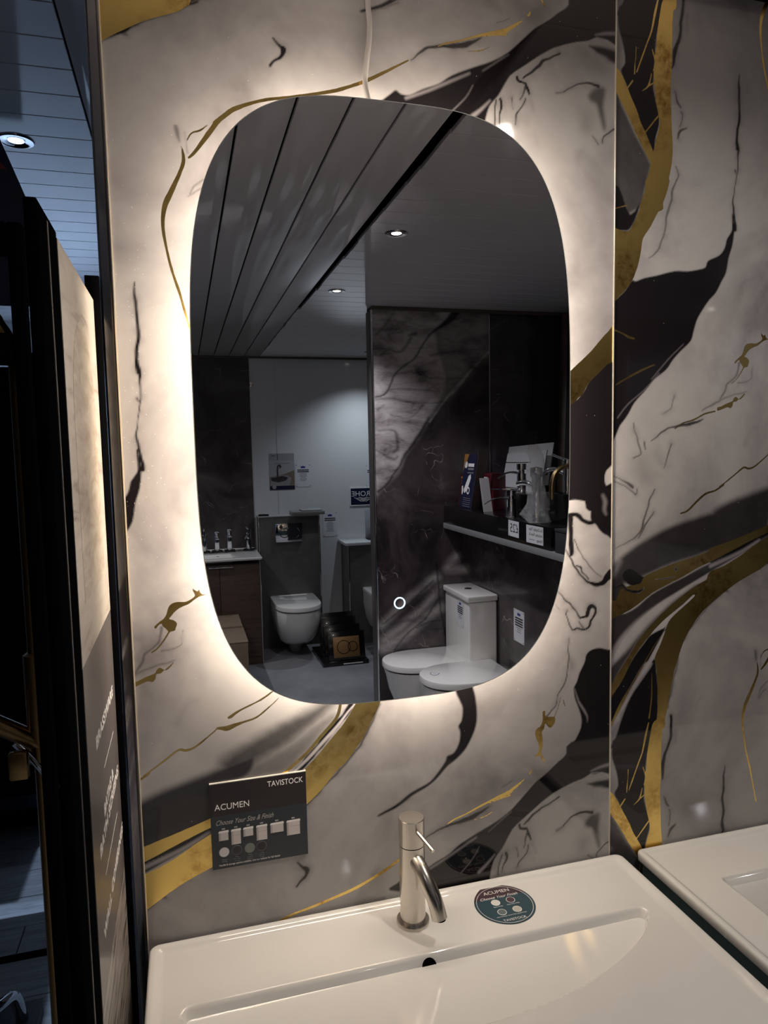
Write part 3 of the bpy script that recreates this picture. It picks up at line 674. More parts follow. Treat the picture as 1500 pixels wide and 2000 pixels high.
def dark_marble(name, attr=False, lo=(0.03, 0.024, 0.026), hi=(0.13, 0.105, 0.105), vein=(0.5, 0.43, 0.42), rough=0.14):
    t = NT(name)
    v = t.coord()
    big = t.noise(3.0, 6, 0.6, 1.0, v)
    c = t.ramp(big.outputs['Fac'], [(0.35, lo), (0.7, hi)])
    wz = t.noise(4.0, 3, 0.5, 0.0, v)
    add = t.n('ShaderNodeVectorMath', operation='MULTIPLY_ADD')
    t.l(wz.outputs['Color'], add.inputs[0])
    add.inputs[1].default_value = (0.35, 0.35, 0.35)
    t.l(v, add.inputs[2])
    vo = t.n('ShaderNodeTexVoronoi', feature='DISTANCE_TO_EDGE', i_Scale=3.6)
    t.l(add.outputs[0], vo.inputs['Vector'])
    ln = t.math('LESS_THAN', vo.outputs['Distance'], 0.006)
    brk = t.noise(7.0, 3, 0.6, 0.0, v)
    ln = t.math('MULTIPLY', ln, t.ramp(brk.outputs['Fac'], [(0.52, (0, 0, 0)), (0.66, (1, 1, 1))]))
    c = t.mix(t.math('MULTIPLY', ln, 0.75), c, vein)
    if attr:
        pale = t.n('ShaderNodeAttribute', attribute_name='pale').outputs['Fac']
        ink = t.n('ShaderNodeAttribute', attribute_name='ink').outputs['Fac']
        st = t.noise(5.0, 7, 0.62, 0.35, t.coord((1, 1, 2.6)))
        lightc = t.ramp(st.outputs['Fac'], [(0.30, (0.09, 0.075, 0.08)), (0.44, (0.36, 0.32, 0.32)), (0.60, (0.58, 0.54, 0.53))])
        c = t.mix(pale, c, lightc)
        c = t.mix(ink, c, (0.006, 0.005, 0.006))
    return t.finish(t.pbr(c, rough, 0.0, 0.0, 0.5))

def stone(name, lo, hi, rough=0.5, scale=6.0):
    t = NT(name)
    v = t.coord()
    a = t.noise(scale, 7, 0.65, 0.4, v)
    c = t.ramp(a.outputs['Fac'], [(0.3, lo), (0.7, hi)])
    return t.finish(t.pbr(c, rough))

def ceiling_pvc(name, color):
    t = NT(name)
    v = t.coord()
    a = t.noise(3.0, 3, 0.5, 0, v)
    c = t.mix(a.outputs['Fac'], tuple(x * 0.93 for x in color), color)
    return t.finish(t.pbr(c, 0.07, 0.0, 0.0, 0.5))

# ------------------------------------------------------------------ print field (ink / pale / foil over a panel grid)
def sd_segments(P, A, B, wa=None, wb=None):
    """distance of points P (n,2) to segments; returns min(dist - width)"""
    best = np.full(len(P), 1e9)
    for i in range(len(A)):
        a, b = A[i], B[i]
        ab = b - a
        L = float(ab @ ab) + 1e-12
        t = np.clip(((P - a) @ ab) / L, 0, 1)
        d = np.hypot(P[:, 0] - a[0] - t * ab[0], P[:, 1] - a[1] - t * ab[1])
        if wa is not None:
            d = d - (wa[i] + (wb[i] - wa[i]) * t)
        np.minimum(best, d, out=best)
    return best

def inside(P, poly):
    x, y = P[:, 0], P[:, 1]
    ins = np.zeros(len(P), bool)
    n = len(poly)
    for i in range(n):
        x1, y1 = poly[i]
        x2, y2 = poly[(i + 1) % n]
        if y1 == y2:
            continue
        c = ((y1 > y) != (y2 > y)) & (x < (x2 - x1) * (y - y1) / (y2 - y1) + x1)
        ins ^= c
    return ins

def print_fields(u, v, feats, period=None):
    """u, v: arrays in metres. Returns ink, pale in 0..1 and foil signed distance (m)"""
    N = len(u)
    ink = np.zeros(N)
    pale = np.zeros(N)
    foil = np.full(N, 0.02)
    UV = np.stack([u, v], 1)
    # ink flows: a gentle warp for everything that is not foil, and a smoky low-frequency weight
    wr = np.random.RandomState(3)
    WP = UV.copy()
    smoke = np.zeros(N)
    for wl, amp in ((0.10, 0.0016), (0.045, 0.0008), (0.02, 0.0004)):
        for _ in range(3):
            a, ph = wr.uniform(0, math.pi), wr.uniform(0, 6.28)
            ang = wr.uniform(0, 6.28)
            s_ = np.sin((u * math.cos(a) + v * math.sin(a)) * 2 * math.pi / wl + ph)
            WP[:, 0] += amp * math.cos(ang) * s_
            WP[:, 1] += amp * math.sin(ang) * s_
            smoke += s_ * 0.14
    smoke = np.clip(0.5 + smoke, 0, 1)
    lo, hi = UV.min(0), UV.max(0)
    for kind, st, soft, pts in feats:
        k, shape = kind[0], kind[1]
        s = soft * 0.001
        Q = np.array(pts, float) * 0.001
        if shape == 'p':
            Q = np.array(catmull(Q, 3, True))
        else:
            Q = np.array(catmull(Q, 3))
        mg = 0.02 if k in 'gx' else s + 0.018
        wmax = Q[:, 2].max() if shape == 's' else 0
        for shift in (range(-2, 3) if period else (0,)):
            R = Q[:, :2] + np.array([0, shift * (period or 0)])
            b0, b1 = R.min(0) - mg - wmax, R.max(0) + mg + wmax
            if (b1 < lo).any() or (b0 > hi).any():
                continue
            idx = np.nonzero((u > b0[0]) & (u < b1[0]) & (v > b0[1]) & (v < b1[1]))[0]
            if not len(idx):
                continue
            P = WP[idx] if (k == 'b' and shape == 's') else UV[idx]
            if shape == 'p':
                d = sd_segments(P, R, np.roll(R, -1, 0))
                d = np.where(inside(P, R), -d, d)
            else:
                d = sd_segments(P, R[:-1], R[1:], Q[:-1, 2], Q[1:, 2])
            if k == 'g':
                foil[idx] = np.minimum(foil[idx], d)
            elif k == 'x':
                foil[idx] = np.maximum(foil[idx], -d)
                ink[idx] = np.maximum(ink[idx], np.clip(0.5 - d / 0.002, 0, 1))
            else:
                a = np.clip(0.5 - d / (2 * s), 0, 1)
                a = a * a * (3 - 2 * a) * st
                if k == 'b':
                    if shape == 's' and st > 0.45:
                        hl = np.clip(1 - d / 0.013, 0, 1)
                        a = np.maximum(a, 0.34 * st * hl * hl * smoke[idx])
                    ink[idx] = np.maximum(ink[idx], a)
                else:
                    pale[idx] = np.maximum(pale[idx], a)
    return ink, pale, foil

def grid_panel(name, xs, zs, yface, mat, parent, fields):
    """front-facing sheet in the xz plane with per-vertex print fields and a thin body behind"""
    X, Z = np.meshgrid(xs, zs)
    nx, nz = len(xs), len(zs)
    co = np.stack([X.ravel(), np.full(X.size, yface), Z.ravel()], 1)
    i = np.arange(nz - 1)[:, None] * nx + np.arange(nx - 1)[None, :]
    quads = np.stack([i, i + 1, i + nx + 1, i + nx], -1).reshape(-1, 4)
    if fields.get('flip'):
        quads = quads[:, ::-1]
    me = bpy.data.meshes.new(name)
    me.vertices.add(len(co))
    me.vertices.foreach_set('co', co.ravel().astype(np.float32))
    me.loops.add(quads.size)
    me.loops.foreach_set('vertex_index', quads.ravel().astype(np.int32))
    me.polygons.add(len(quads))
    me.polygons.foreach_set('loop_start', (np.arange(len(quads)) * 4).astype(np.int32))
    me.update(calc_edges=True)
    for k in ('ink', 'pale', 'foil'):
        if k in fields:
            a = me.attributes.new(k, 'FLOAT', 'POINT')
            a.data.foreach_set('value', fields[k].astype(np.float32))
    return obj(name, me, mat, parent)
# ------------------------------------------------------------------ dimensions shared by the room (metres)
H = 2.395            # ceiling
Y_REAR = -5.0        # white wall seen in the mirror
Y_PART = -2.837      # marble partition seen in the mirror
X_END = -0.083       # left end of the marble wall
X_JOINT = 0.725      # joint between the two marble sheets
PERIOD = 1.262       # repeat of the marble print

# ------------------------------------------------------------------ floor
floor = box('floor', (-2.6, -5.1, -0.06), (3.2, 0.02, 0.0), stone('grey_vinyl_floor', (0.17, 0.175, 0.19), (0.32, 0.325, 0.34), 0.45, 2.2), bevel=0)
floor['kind'] = 'structure'
floor2 = box('floor', (-2.6, 0.02, -0.06), (3.2, 3.6, -0.012), DARKGREY, bevel=0)
floor2['kind'] = 'structure'
PLANKWOOD = wood('grey_oak_plank', (0.16, 0.16, 0.165), (0.40, 0.40, 0.41), 0.45, (1.2, 14, 14))
pm = box_me((0, 0, -0.012), (1.2, 0.176, 0.0), 0.0012, 1, 'floor_plank')
for r in range(14):
    for c in range(3):
        x0 = -2.95 + c * 1.204 - (r % 3) * 0.4 + 0.35
        o = obj('floor_plank', pm, PLANKWOOD, floor2)
        o.location = (x0, 0.06 + r * 0.179, 0)

# ------------------------------------------------------------------ ceiling of glossy planks
ceiling = box('ceiling', (-2.6, -5.1, H + 0.03), (3.2, 3.6, H + 0.09), BLACK_MATT, bevel=0)
ceiling['kind'] = 'structure'
PVC = ceiling_pvc('gloss_white_plank', (0.76, 0.74, 0.75))
PITCH = 0.1205
m_y = box_me((0, -5.0, H), (PITCH - 0.006, 0.0, H + 0.012), 0.0025, 2, 'ceiling_plank')
for k in range(27):
    x1 = 0.637 - k * PITCH
    if x1 - PITCH < -2.62:
        break
    o = obj('ceiling_plank', m_y, PVC, ceiling, True)
    o.location = (x1 - PITCH + 0.006, 0, 0)
PX = 0.1185
m_x = box_me((0.0, 0, H), (2.53, PX - 0.0032, H + 0.012), 0.001, 1, 'ceiling_plank')
for k in range(43):
    y0 = -0.03 - (k + 1) * PX
    if y0 < -5.06:
        break
    o = obj('ceiling_plank', m_x, PVC, ceiling, True)
    jag = rng.choice((0, 0, 0.004, 0.008, 0.002)) if k < 40 else 0
    o.location = (0.656 + 0.020 * max(1 - k / 26, 0) - (0.012 if k > 24 else 0) + jag * 0.6, y0, 0)
PB = 0.1125
PVC_B = PVC
m_b = box_me((-2.4, 0, H), (-0.18, PB - 0.003, H + 0.012), 0.0008, 1, 'ceiling_plank')
for k in range(32):
    y0 = 0.075 + k * PB
    if y0 > 3.5:
        break
    o = obj('ceiling_plank', m_b, PVC_B, ceiling, True)
    o.location = (0, y0, 0)
box('ceiling_trim', (-0.176, 0.0, H - 0.004), (-0.104, 3.5, H + 0.012), PVC, ceiling, 0.003)

# ------------------------------------------------------------------ the marble wall (y = 0)
wall_front = box('wall_front', (X_END - 0.002, 0.004, 0.0), (3.2, 0.11, H + 0.02), DARKGREY, bevel=0)
wall_front['kind'] = 'structure'
MARBLE = marble_print()
def sheet(x0, x1, u_off, v_off, fine_to):
    step = 0.002
    xs = np.arange(x0, fine_to, step)
    if fine_to < x1:
        xs = np.concatenate([xs, np.arange(fine_to, x1, 0.006)])
    xs = np.append(xs[xs < x1 - 1e-6], x1)
    zs = np.concatenate([np.arange(0.0, 0.84, 0.02), np.arange(0.84, H - 0.001, step), [H]])
    X, Z = np.meshgrid(xs, zs)
    ink, pale, foil = print_fields(X.ravel() + u_off, Z.ravel() + v_off, FEATURES, PERIOD)
    return grid_panel('wall_panel', xs, zs, 0.0, MARBLE, wall_front, dict(ink=ink, pale=pale, foil=foil))
sheet(X_END, X_JOINT - 0.0005, 0.305, 0.0, X_JOINT)
sheet(X_JOINT + 0.001, X_JOINT + 1.03, -0.725, -0.402, X_JOINT + 0.42)
sheet(X_JOINT + 1.032, X_JOINT + 2.06, -1.757, -0.85, X_JOINT + 1.032)
box('joint_trim', (X_JOINT + 1.0298, -0.0018, 0.0), (X_JOINT + 1.0322, 0.004, H), GOLDMETAL, wall_front, 0.0004)
tj = box('joint_trim', (X_JOINT - 0.0012, -0.0018, 0.0), (X_JOINT + 0.0012, 0.004, H), plain('pale_joint_metal', (0.75, 0.69, 0.60), 0.35, 0.7), wall_front, 0.0004)
EDGE = plain('wall_end_trim_metal', (0.34, 0.33, 0.33), 0.07, 1.0)
# half-round polished end trim and its bright lip
prof = [(X_END - 0.0185 + 0.0172 * k / 10, (0.003 - 0.005 * math.sin(math.pi * min(k, 2) / 4)) if k < 3 else (-0.002 if k < 9 else 0.0)) for k in range(10, -1, -1)]
v = [(x, y, z) for z in (0.0, H) for x, y in prof]
f = [(k, k + 1, k + 12, k + 11) for k in range(10)]
obj('end_trim', me_from('end_trim', v, f), EDGE, wall_front, True)
box('end_trim_lip', (X_END - 0.0012, -0.0028, 0.0), (X_END + 0.0008, 0.004, H), plain('warm_satin_lip', (0.75, 0.66, 0.52), 0.35, 0.6), wall_front, 0.0004)
box('end_return', (X_END - 0.0185, 0.002, 0.0), (X_END - 0.0165, 0.11, H), EDGE, wall_front, 0)

# ------------------------------------------------------------------ walls behind the camera (seen in the mirror)
wall_rear = box('wall_rear', (-2.6, Y_REAR - 0.1, 0), (3.2, Y_REAR, H), WHITE_GLOSS, bevel=0)
wall_rear['kind'] = 'structure'
DM = dark_marble('dark_marble_sheet', lo=(0.05, 0.042, 0.042), hi=(0.14, 0.12, 0.115), vein=(0.5, 0.41, 0.33), rough=0.25)
box('dark_marble_sheet', (-2.0, Y_REAR, 0), (0.553, Y_REAR + 0.010, H - 0.01), DM, wall_rear, 0.001)
box('sheet_joint', (0.760, Y_REAR, 0), (0.764, Y_REAR + 0.002, H), plain('joint_white', (0.6, 0.61, 0.62), 0.3), wall_rear, 0)
BROWN = plain('brown_trim', (0.10, 0.075, 0.06), 0.35)
t1 = box('trim_1', (-2.0, Y_REAR, H - 0.016), (3.2, Y_REAR + 0.016, H), BROWN, None, 0.003); t1['kind'] = 'structure'

wall_part = box('wall_partition', (1.022, Y_PART - 0.1, 0), (3.2, Y_PART - 0.004, H), DARKGREY, bevel=0)
wall_part['kind'] = 'structure'
PM = dark_marble('two_tone_marble', attr=True)
xs = np.append(np.arange(1.022, 1.713, 0.006), 1.713)
zs = np.append(np.arange(0, H, 0.006), H)
X, Z = np.meshgrid(xs, zs)
ink, pale, foil = print_fields(X.ravel(), Z.ravel(), PARTITION_FEATURES)
grid_panel('wall_panel', xs, zs, Y_PART, PM, wall_part, dict(ink=ink, pale=pale, foil=foil, flip=True))
DM2 = dark_marble('near_black_marble', lo=(0.045, 0.04, 0.046), hi=(0.11, 0.1, 0.11), vein=(0.5, 0.44, 0.42), rough=0.1)
box('wall_panel', (1.717, Y_PART - 0.004, 0), (2.02, Y_PART, H), DM2, wall_part, 0.0005)
box('joint_trim', (1.7128, Y_PART - 0.003, 0), (1.7172, Y_PART + 0.003, H), CHROME, wall_part, 0.0006)
box('end_trim', (1.016, Y_PART - 0.104, 0), (1.022, Y_PART - 0.002, H - 0.02), plain('grey_end_trim', (0.16, 0.145, 0.14), 0.35, 0.5), wall_part, 0.001)
lathe('corner_trim', [(0.006, 0.0), (0.006, H - 0.02)], CHROME, wall_part, 16, (1.021, Y_PART, 0))
t2 = box('trim_2', (1.02, Y_PART, H - 0.02), (3.2, Y_PART + 0.014, H), BROWN, None, 0.003); t2['kind'] = 'structure'

HALFX = 1.592
wall_half = box('wall_half', (HALFX, Y_PART, 0), (1.95, -0.9, 1.163), dark_marble('half_wall_marble', lo=(0.04, 0.033, 0.035), hi=(0.13, 0.11, 0.11), vein=(0.5, 0.43, 0.42), rough=0.15), bevel=0)
wall_half['kind'] = 'structure'
box('ledge', (1.42, Y_PART + 0.002, 1.163), (1.98, -0.88, 1.193), plain('grey_ledge', (0.25, 0.255, 0.265), 0.4), wall_half, 0.002)

for nm, lo, hi in (('wall_left', (-2.7, -5.1, 0), (-2.6, 3.6, H)), ('wall_right', (3.2, -5.1, 0), (3.3, 3.6, H)), ('wall_beyond', (-2.6, 3.5, 0), (-0.1, 3.6, H))):
    w = box(nm, lo, hi, plain('dark_shop_wall', (0.06, 0.062, 0.07), 0.4) if nm != 'wall_beyond' else plain('pale_shop_wall', (0.7, 0.72, 0.75), 0.5), bevel=0)
    w['kind'] = 'structure'

# ------------------------------------------------------------------ recessed ceiling lamps
def downlight(x, y, label, power, color, look=22.0, cone=122, group='recessed ceiling lamps'):
    t = thing('ceiling_downlight', label, 'light', (x, y, H), group=group)
    lathe('bezel', [(0.0185, 0.006), (0.0185, -0.001), (0.026, -0.0035), (0.040, -0.004), (0.0425, 0.0), (0.0425, 0.002)], CHROME, t, 28)
    lathe('lamp', [(0.0, -0.002), (0.014, -0.0018), (0.0183, 0.0)], emit('lamp_%s' % group[:4] + str(look), color, look), t, 24)
    ld = bpy.data.lights.new('lamp_light', 'SPOT')
    ld.energy = power
    ld.color = color
    ld.spot_size = math.radians(cone)
    ld.spot_blend = 1.0
    ld.shadow_soft_size = 0.018
    lo = bpy.data.objects.new('lamp_light', ld)
    link(lo, t)
    lo.location = (0, 0, -0.022)
    return t
downlight(0.785, -0.556, 'round recessed ceiling lamp nearest the marble wall above the washbasins', SPOT_POWER * 0.42, (1.0, 0.9, 0.8), cone=158)
downlight(0.777, -1.555, 'round recessed ceiling lamp reflected high in the mirror, larger of the two', SPOT_POWER, SPOT_COLOR, cone=86)
downlight(0.761, -2.510, 'smaller recessed ceiling lamp reflected beside the dark ceiling gap', SPOT_POWER, SPOT_COLOR)
downlight(1.470, -4.600, 'recessed ceiling lamp in front of the white wall, half hidden by the partition', SPOT_POWER * 0.6, (0.80, 0.9, 1.0))
downlight(3.00, -2.45, 'recessed ceiling lamp over the space right of the half-height wall', SPOT_POWER * 1.1, SPOT_COLOR, cone=140)
downlight(-0.36, 0.90, 'added cold lamp standing in for a ceiling glare beyond the left end of the marble wall', COOL_POWER * 0.25, COOL_COLOR, 14.0, 120, 'cold lamps added beyond the wall')  # added lamp in place of a glare reflected in the glossy ceiling
downlight(-0.55, 2.95, 'added unseen cold ceiling lamp washing the far wall beyond the board', COOL_POWER * 3, COOL_COLOR, 14.0, 150, 'cold lamps added beyond the wall')  # unseen, added to brighten the far wall and the ceiling reflecting it
downlight(-1.60, 2.95, 'added unseen cold ceiling lamp washing the far wall at far left', COOL_POWER * 3, COOL_COLOR, 14.0, 150, 'cold lamps added beyond the wall')  # second unseen lamp added for the blue light on the ceiling
for yy, nm in ((-1.30, 'nearest the marble wall'), (-2.80, 'in the middle of its row'), (-4.10, 'nearest the white wall')):  # row added out of view to fill the white wall and toilets
    downlight(-0.50, yy, 'added fill lamp of the unseen ceiling row left of the camera, ' + nm, SPOT_POWER * (0.08 if yy > -2 else 0.85), SPOT_COLOR)

# ------------------------------------------------------------------ back-lit mirror
MX, MZ, MA, MB_, MN = 0.3114, 1.6786, 0.2947, 0.4452, 3.5
def squircle(a, b, n=MN, N=160):
    out = []
    for k in range(N):
        t = 2 * math.pi * k / N
        c, s = math.cos(t), math.sin(t)
        out.append((math.copysign(abs(c) ** (2 / n), c) * a, math.copysign(abs(s) ** (2 / n), s) * b))
    return out
mir = thing('illuminated_mirror', 'large frameless rounded mirror with a warm light halo on the marble wall', 'mirror', (MX, 0, MZ))
def sq_ring(d, y):
    return [(x, y, z) for x, z in squircle(MA - d, MB_ - d)]
t = NT('mirror_silver')
MIRROR = t.finish(t.pbr((0.80, 0.80, 0.80), 0.0, 1.0))
loft('glass', [sq_ring(0.0012, -0.0620), sq_ring(0.0012, -0.0619)], MIRROR, mir)
t = NT('polished_glass_edge')
EDGEGLASS = t.finish(t.pbr((0.74, 0.78, 0.74), 0.25, 0.0, 0.4))
loft('glass_edge', [sq_ring(0.0012, -0.0620), sq_ring(0.0, -0.0615), sq_ring(0.0, -0.0575), sq_ring(0.001, -0.057)], EDGEGLASS, mir, (False, True))
loft('back_box', [sq_ring(0.024, -0.0569), sq_ring(0.024, -0.0005)], plain('white_back_box', (0.7, 0.69, 0.67), 0.5), mir)
loft('led_strip', [sq_ring(0.0225, -0.054), sq_ring(0.0225, -0.030)], emit('led_halo', LED_COLOR, LED_STRENGTH), mir, (False, False))
ring_plate('touch_ring', 0, 0, 0.0072, 0.0092, emit('touch_ring_glow', (0.55, 0.8, 1.0), 2.2), mir, 0, 0.0003)
tr = [o for o in mir.children if o.name.startswith('touch_ring')][0]
tr.matrix_local = face_matrix((0.0005, -0.0622, 1.3855 - MZ), *FRONT)
cable = [(0.300, -0.006, H - 0.0), (0.2965, -0.006, 2.292), (0.2985, -0.006, 2.26), (0.297, -0.006, 2.235), (0.2925, -0.007, 2.205), (0.2885, -0.010, 2.17), (0.290, -0.03, 2.125), (0.291, -0.04, 2.09)]
tube('power_cable', [(x - MX, y, z - MZ) for x, y, z in cable], 0.0042, plain('grey_white_cable', (0.42, 0.40, 0.39), 0.35), mir, 12, 5)

# ------------------------------------------------------------------ washbasins
def basin_mesh(x0, x1, yb, yf, zt, bowl, depth, soft, r=0.016, rim_in=0.02, rim_drop=0.006):
    e = [0, 0.0008, 0.002, 0.0035, 0.005, 0.008, 0.011, 0.014, 0.017, 0.020, 0.024]
    def axis(a, b, step):
        inner = np.linspace(a + 0.024, b - 0.024, int((b - a - 0.048) / step) + 2)[1:-1]
        return np.concatenate([[a + q for q in e], inner, [b - q for q in e[::-1]]])
    xs, ys = axis(x0, x1, 0.003), axis(yf, yb, 0.0024)
    X, Y = np.meshgrid(xs, ys)
    P = np.stack([X.ravel(), Y.ravel()], 1)
    # rounded plan corners
    cx, cy = (x0 + x1) / 2, (yb + yf) / 2
    hx, hy = (x1 - x0) / 2, (yb - yf) / 2
    q = np.abs(P - [cx, cy])
    over = (q[:, 0] > hx - r) & (q[:, 1] > hy - r)
    d = q - [hx - r, hy - r]
    L = np.hypot(d[:, 0], d[:, 1])
    m = np.maximum(d[:, 0], d[:, 1])
    sc = np.where(over & (L > 1e-9), m / np.maximum(L, 1e-9), 1.0)
    q2 = np.where(over[:, None], np.array([hx - r, hy - r]) + d * sc[:, None], q)
    edge = np.where(over, r - m, np.minimum(hx - q[:, 0], hy - q[:, 1]))
    P = np.sign(P - [cx, cy]) * q2 + [cx, cy]
    re = 0.005
    z = np.full(len(P), zt)
    z = np.where(edge < re, zt - re + np.sqrt(np.maximum(re * re - (re - edge) ** 2, 0)), z)
    s = np.clip((edge - 0.009) / (rim_in - 0.009), 0, 1)
    z = z - rim_drop * s * s * (3 - 2 * s)
    B = np.array(bowl)
    dd = sd_segments(P, B, np.roll(B, -1, 0))
    ins = np.where(inside(P, B), dd, -dd)
    # long sloping back wall, steep sides and front
    w = np.maximum(ins + 0.001, 0)
    wb_ = np.maximum(B[:, 1].max() - P[:, 1] + 0.001, 0)
    w = w * w / (w + 0.005)
    wb_ = wb_ * wb_ / (wb_ + 0.004)
    q1, q2_, q3 = soft * wb_, 3.2 * w, np.full(len(P), depth)
    k_ = 0.006
    def smin(a, b):
        h = np.clip(0.5 + 0.5 * (b - a) / k_, 0, 1)
        return b + (a - b) * h - k_ * h * (1 - h)
    dp = smin(smin(q1, q2_), q3)
    z = z - np.where(w > 0, np.maximum(dp, 0), 0)
    nx, ny = len(xs), len(ys)
    v = [(a, b, c) for (a, b), c in zip(P.tolist(), z.tolist())]
    f = [(j * nx + i, j * nx + i + 1, (j + 1) * nx + i + 1, (j + 1) * nx + i) for j in range(ny - 1) for i in range(nx - 1)]
    bd = [i for i in range(nx)] + [j * nx + nx - 1 for j in range(1, ny)] + [(ny - 1) * nx + i for i in range(nx - 2, -1, -1)] + [j * nx for j in range(ny - 2, 0, -1)]
    n0 = len(v)
    k = len(bd)
    for lev, (ins_, dz) in enumerate(((0.0, 0.016), (0.004, 0.020))):
        for b in bd:
            x, y, _ = v[b]
            v.append((x + math.copysign(ins_, cx - x), y + math.copysign(ins_, cy - y), zt - dz))
    for i in range(k):
        i2 = (i + 1) % k
        f.append((bd[i2], bd[i], n0 + i, n0 + i2))
        f.append((n0 + i2, n0 + i, n0 + k + i, n0 + k + i2))
    f.append(tuple(n0 + k + i for i in range(k))[::-1])
    me = me_from('basin', v, f)
    bm = bmesh.new(); bm.from_mesh(me)
    bmesh.ops.recalc_face_normals(bm, faces=bm.faces)
    bm.to_mesh(me); bm.free()
    return me, P, z

def basin_obj(name, me, parent):
    o = obj(name, me, CERAMIC, parent)
    me.shade_smooth()
    return o

BX0, BX1, ZT = -0.0815, 0.745, 0.872
xm, hw, ybk, dep = 0.330, 0.366, -0.139, 0.148
bowl = [(xm - hw + 0.02, ybk), (xm - hw + 0.006, ybk - 0.004), (xm - hw, ybk - 0.014)]
for k in range(1, 48):
    a = math.pi * k / 48
    x = -math.cos(a)
    bowl.append((xm + hw * x, ybk - 0.016 - (dep - 0.016) * (1 - abs(x) ** 2.1) ** 0.72))
bowl += [(xm + hw, ybk - 0.014), (xm + hw - 0.006, ybk - 0.004), (xm + hw - 0.02, ybk)]
me, bP, bz = basin_mesh(BX0, BX1, -0.004, -0.462, ZT, bowl, 0.16, 2.2)
wb = thing('washbasin', 'white ceramic washbasin with a curved bowl under the lit mirror', 'washbasin', (0, 0, 0))
basin_obj('basin', me, wb)
def surf(x, y):
    i = int(np.argmin((bP[:, 0] - x) ** 2 + (bP[:, 1] - y) ** 2))
    return float(bz[i])
ox, oy = 0.322, -0.1478
oz = surf(ox, oy)
sl = math.atan2(surf(ox, oy + 0.006) - surf(ox, oy - 0.006), 0.012)
ov = lathe('overflow_hole', [(0.0, 0.0006), (0.0098, 0.0006), (0.0106, 0.0010), (0.0112, 0.0004)], BLACK_MATT, wb, 24)
ov.location = (ox, oy, oz + 0.0006)
ov.rotation_euler = (sl, 0, 0)
DECK = ZT - 0.006
def cabinet(name, label, x0, x1, mat):
    t = thing(name, label, 'cabinet', ((x0 + x1) / 2, -0.22, 0.0))
    w = (x1 - x0) / 2
    box('side_panel', (-w, -0.21, 0.12), (-w + 0.018, 0.213, ZT - 0.0205), mat, t, 0.001)
    box('side_panel', (w - 0.018, -0.21, 0.12), (w, 0.213, ZT - 0.0205), mat, t, 0.001)
    box('back_panel', (-w + 0.0185, 0.20, 0.12), (w - 0.0185, 0.213, ZT - 0.0205), mat, t, 0.001)
    box('bottom_panel', (-w + 0.0185, -0.21, 0.12), (w - 0.0185, 0.199, 0.138), mat, t, 0.001)
    box('plinth', (-w + 0.02, -0.17, 0.0), (w - 0.02, 0.2, 0.12), BLACK_MATT, t, 0.001)
    for s in (-1, 1):
        x_a, x_b = (-w + 0.002, -0.0015) if s < 0 else (0.0015, w - 0.002)
        d = box('door', (x_a, -0.23, 0.13), (x_b, -0.2105, ZT - 0.03), mat, t, 0.0015)
        hx = -0.03 if s < 0 else 0.03
        tube('handle', [(hx, -0.232, 0.55), (hx, -0.25, 0.55), (hx, -0.25, 0.70), (hx, -0.232, 0.70)], 0.005, BLACK, d, 10)
    return t
cabinet('vanity_cabinet', 'dark vanity cabinet carrying the washbasin below the mirror', BX0 + 0.01, BX1 - 0.01, TEAL)
cabinet('vanity_cabinet', 'dark teal vanity cabinet seen in the gap at lower right', 0.792, 1.60, TEAL)
b2 = [(0.873, -0.116), (1.50, -0.116), (1.50, -0.40), (0.873, -0.40)]
b2 = [(0.878, -0.114), (1.495, -0.114), (1.502, -0.121), (1.502, -0.39), (1.495, -0.40), (0.878, -0.40), (0.871, -0.39), (0.871, -0.121)]
me2, _, _ = basin_mesh(0.778, 1.61, -0.004, -0.462, ZT, b2, 0.11, 1.6, r=0.012)
wb2 = thing('washbasin', 'white washbasin with a rectangular bowl cut off at the right edge', 'washbasin')
basin_obj('basin', me2, wb2)

# ------------------------------------------------------------------ mixer tap
tap = thing('mixer_tap', 'slim brushed steel mixer tap with pin lever on the washbasin', 'tap', (0.324, -0.064, DECK))
lathe('base_flange', [(0.0205, 0.0), (0.0265, 0.0005), (0.0265, 0.0045), (0.0255, 0.006), (0.0205, 0.006)], STEEL, tap, 40)
lathe('body', [(0.0, 0.0), (0.0205, 0.0), (0.0205, 0.1300), (0.0195, 0.1303), (0.0, 0.1303)], STEEL, tap, 48)
lathe('seam_ring', [(0.0196, 0.1302), (0.0196, 0.1315)], BLACK_MATT, tap, 40)
lathe('head', [(0.0, 0.1315), (0.0205, 0.1316), (0.0208, 0.1735), (0.0198, 0.1746)], STEEL, tap, 48)
lathe('cap', [(0.0198, 0.1746), (0.0, 0.1747)], STEEL_TOP, tap, 48)
tube('lever', [(0.002, -0.016, 0.160), (0.0155, -0.058, 0.1475)], 0.0032, STEEL, tap, 14)
tube('spout', catmull([(0.001, -0.010, 0.112), (0.006, -0.029, 0.103), (0.011, -0.046, 0.088), (0.0175, -0.060, 0.066), (0.0215, -0.0665, 0.044)], 6), 0.0118, STEEL, tap, 24)
lathe('aerator', [(0.0, 0.0), (0.0095, 0.0)], BLACK_MATT, tap, 20, (0.0216, -0.0667, 0.0434))

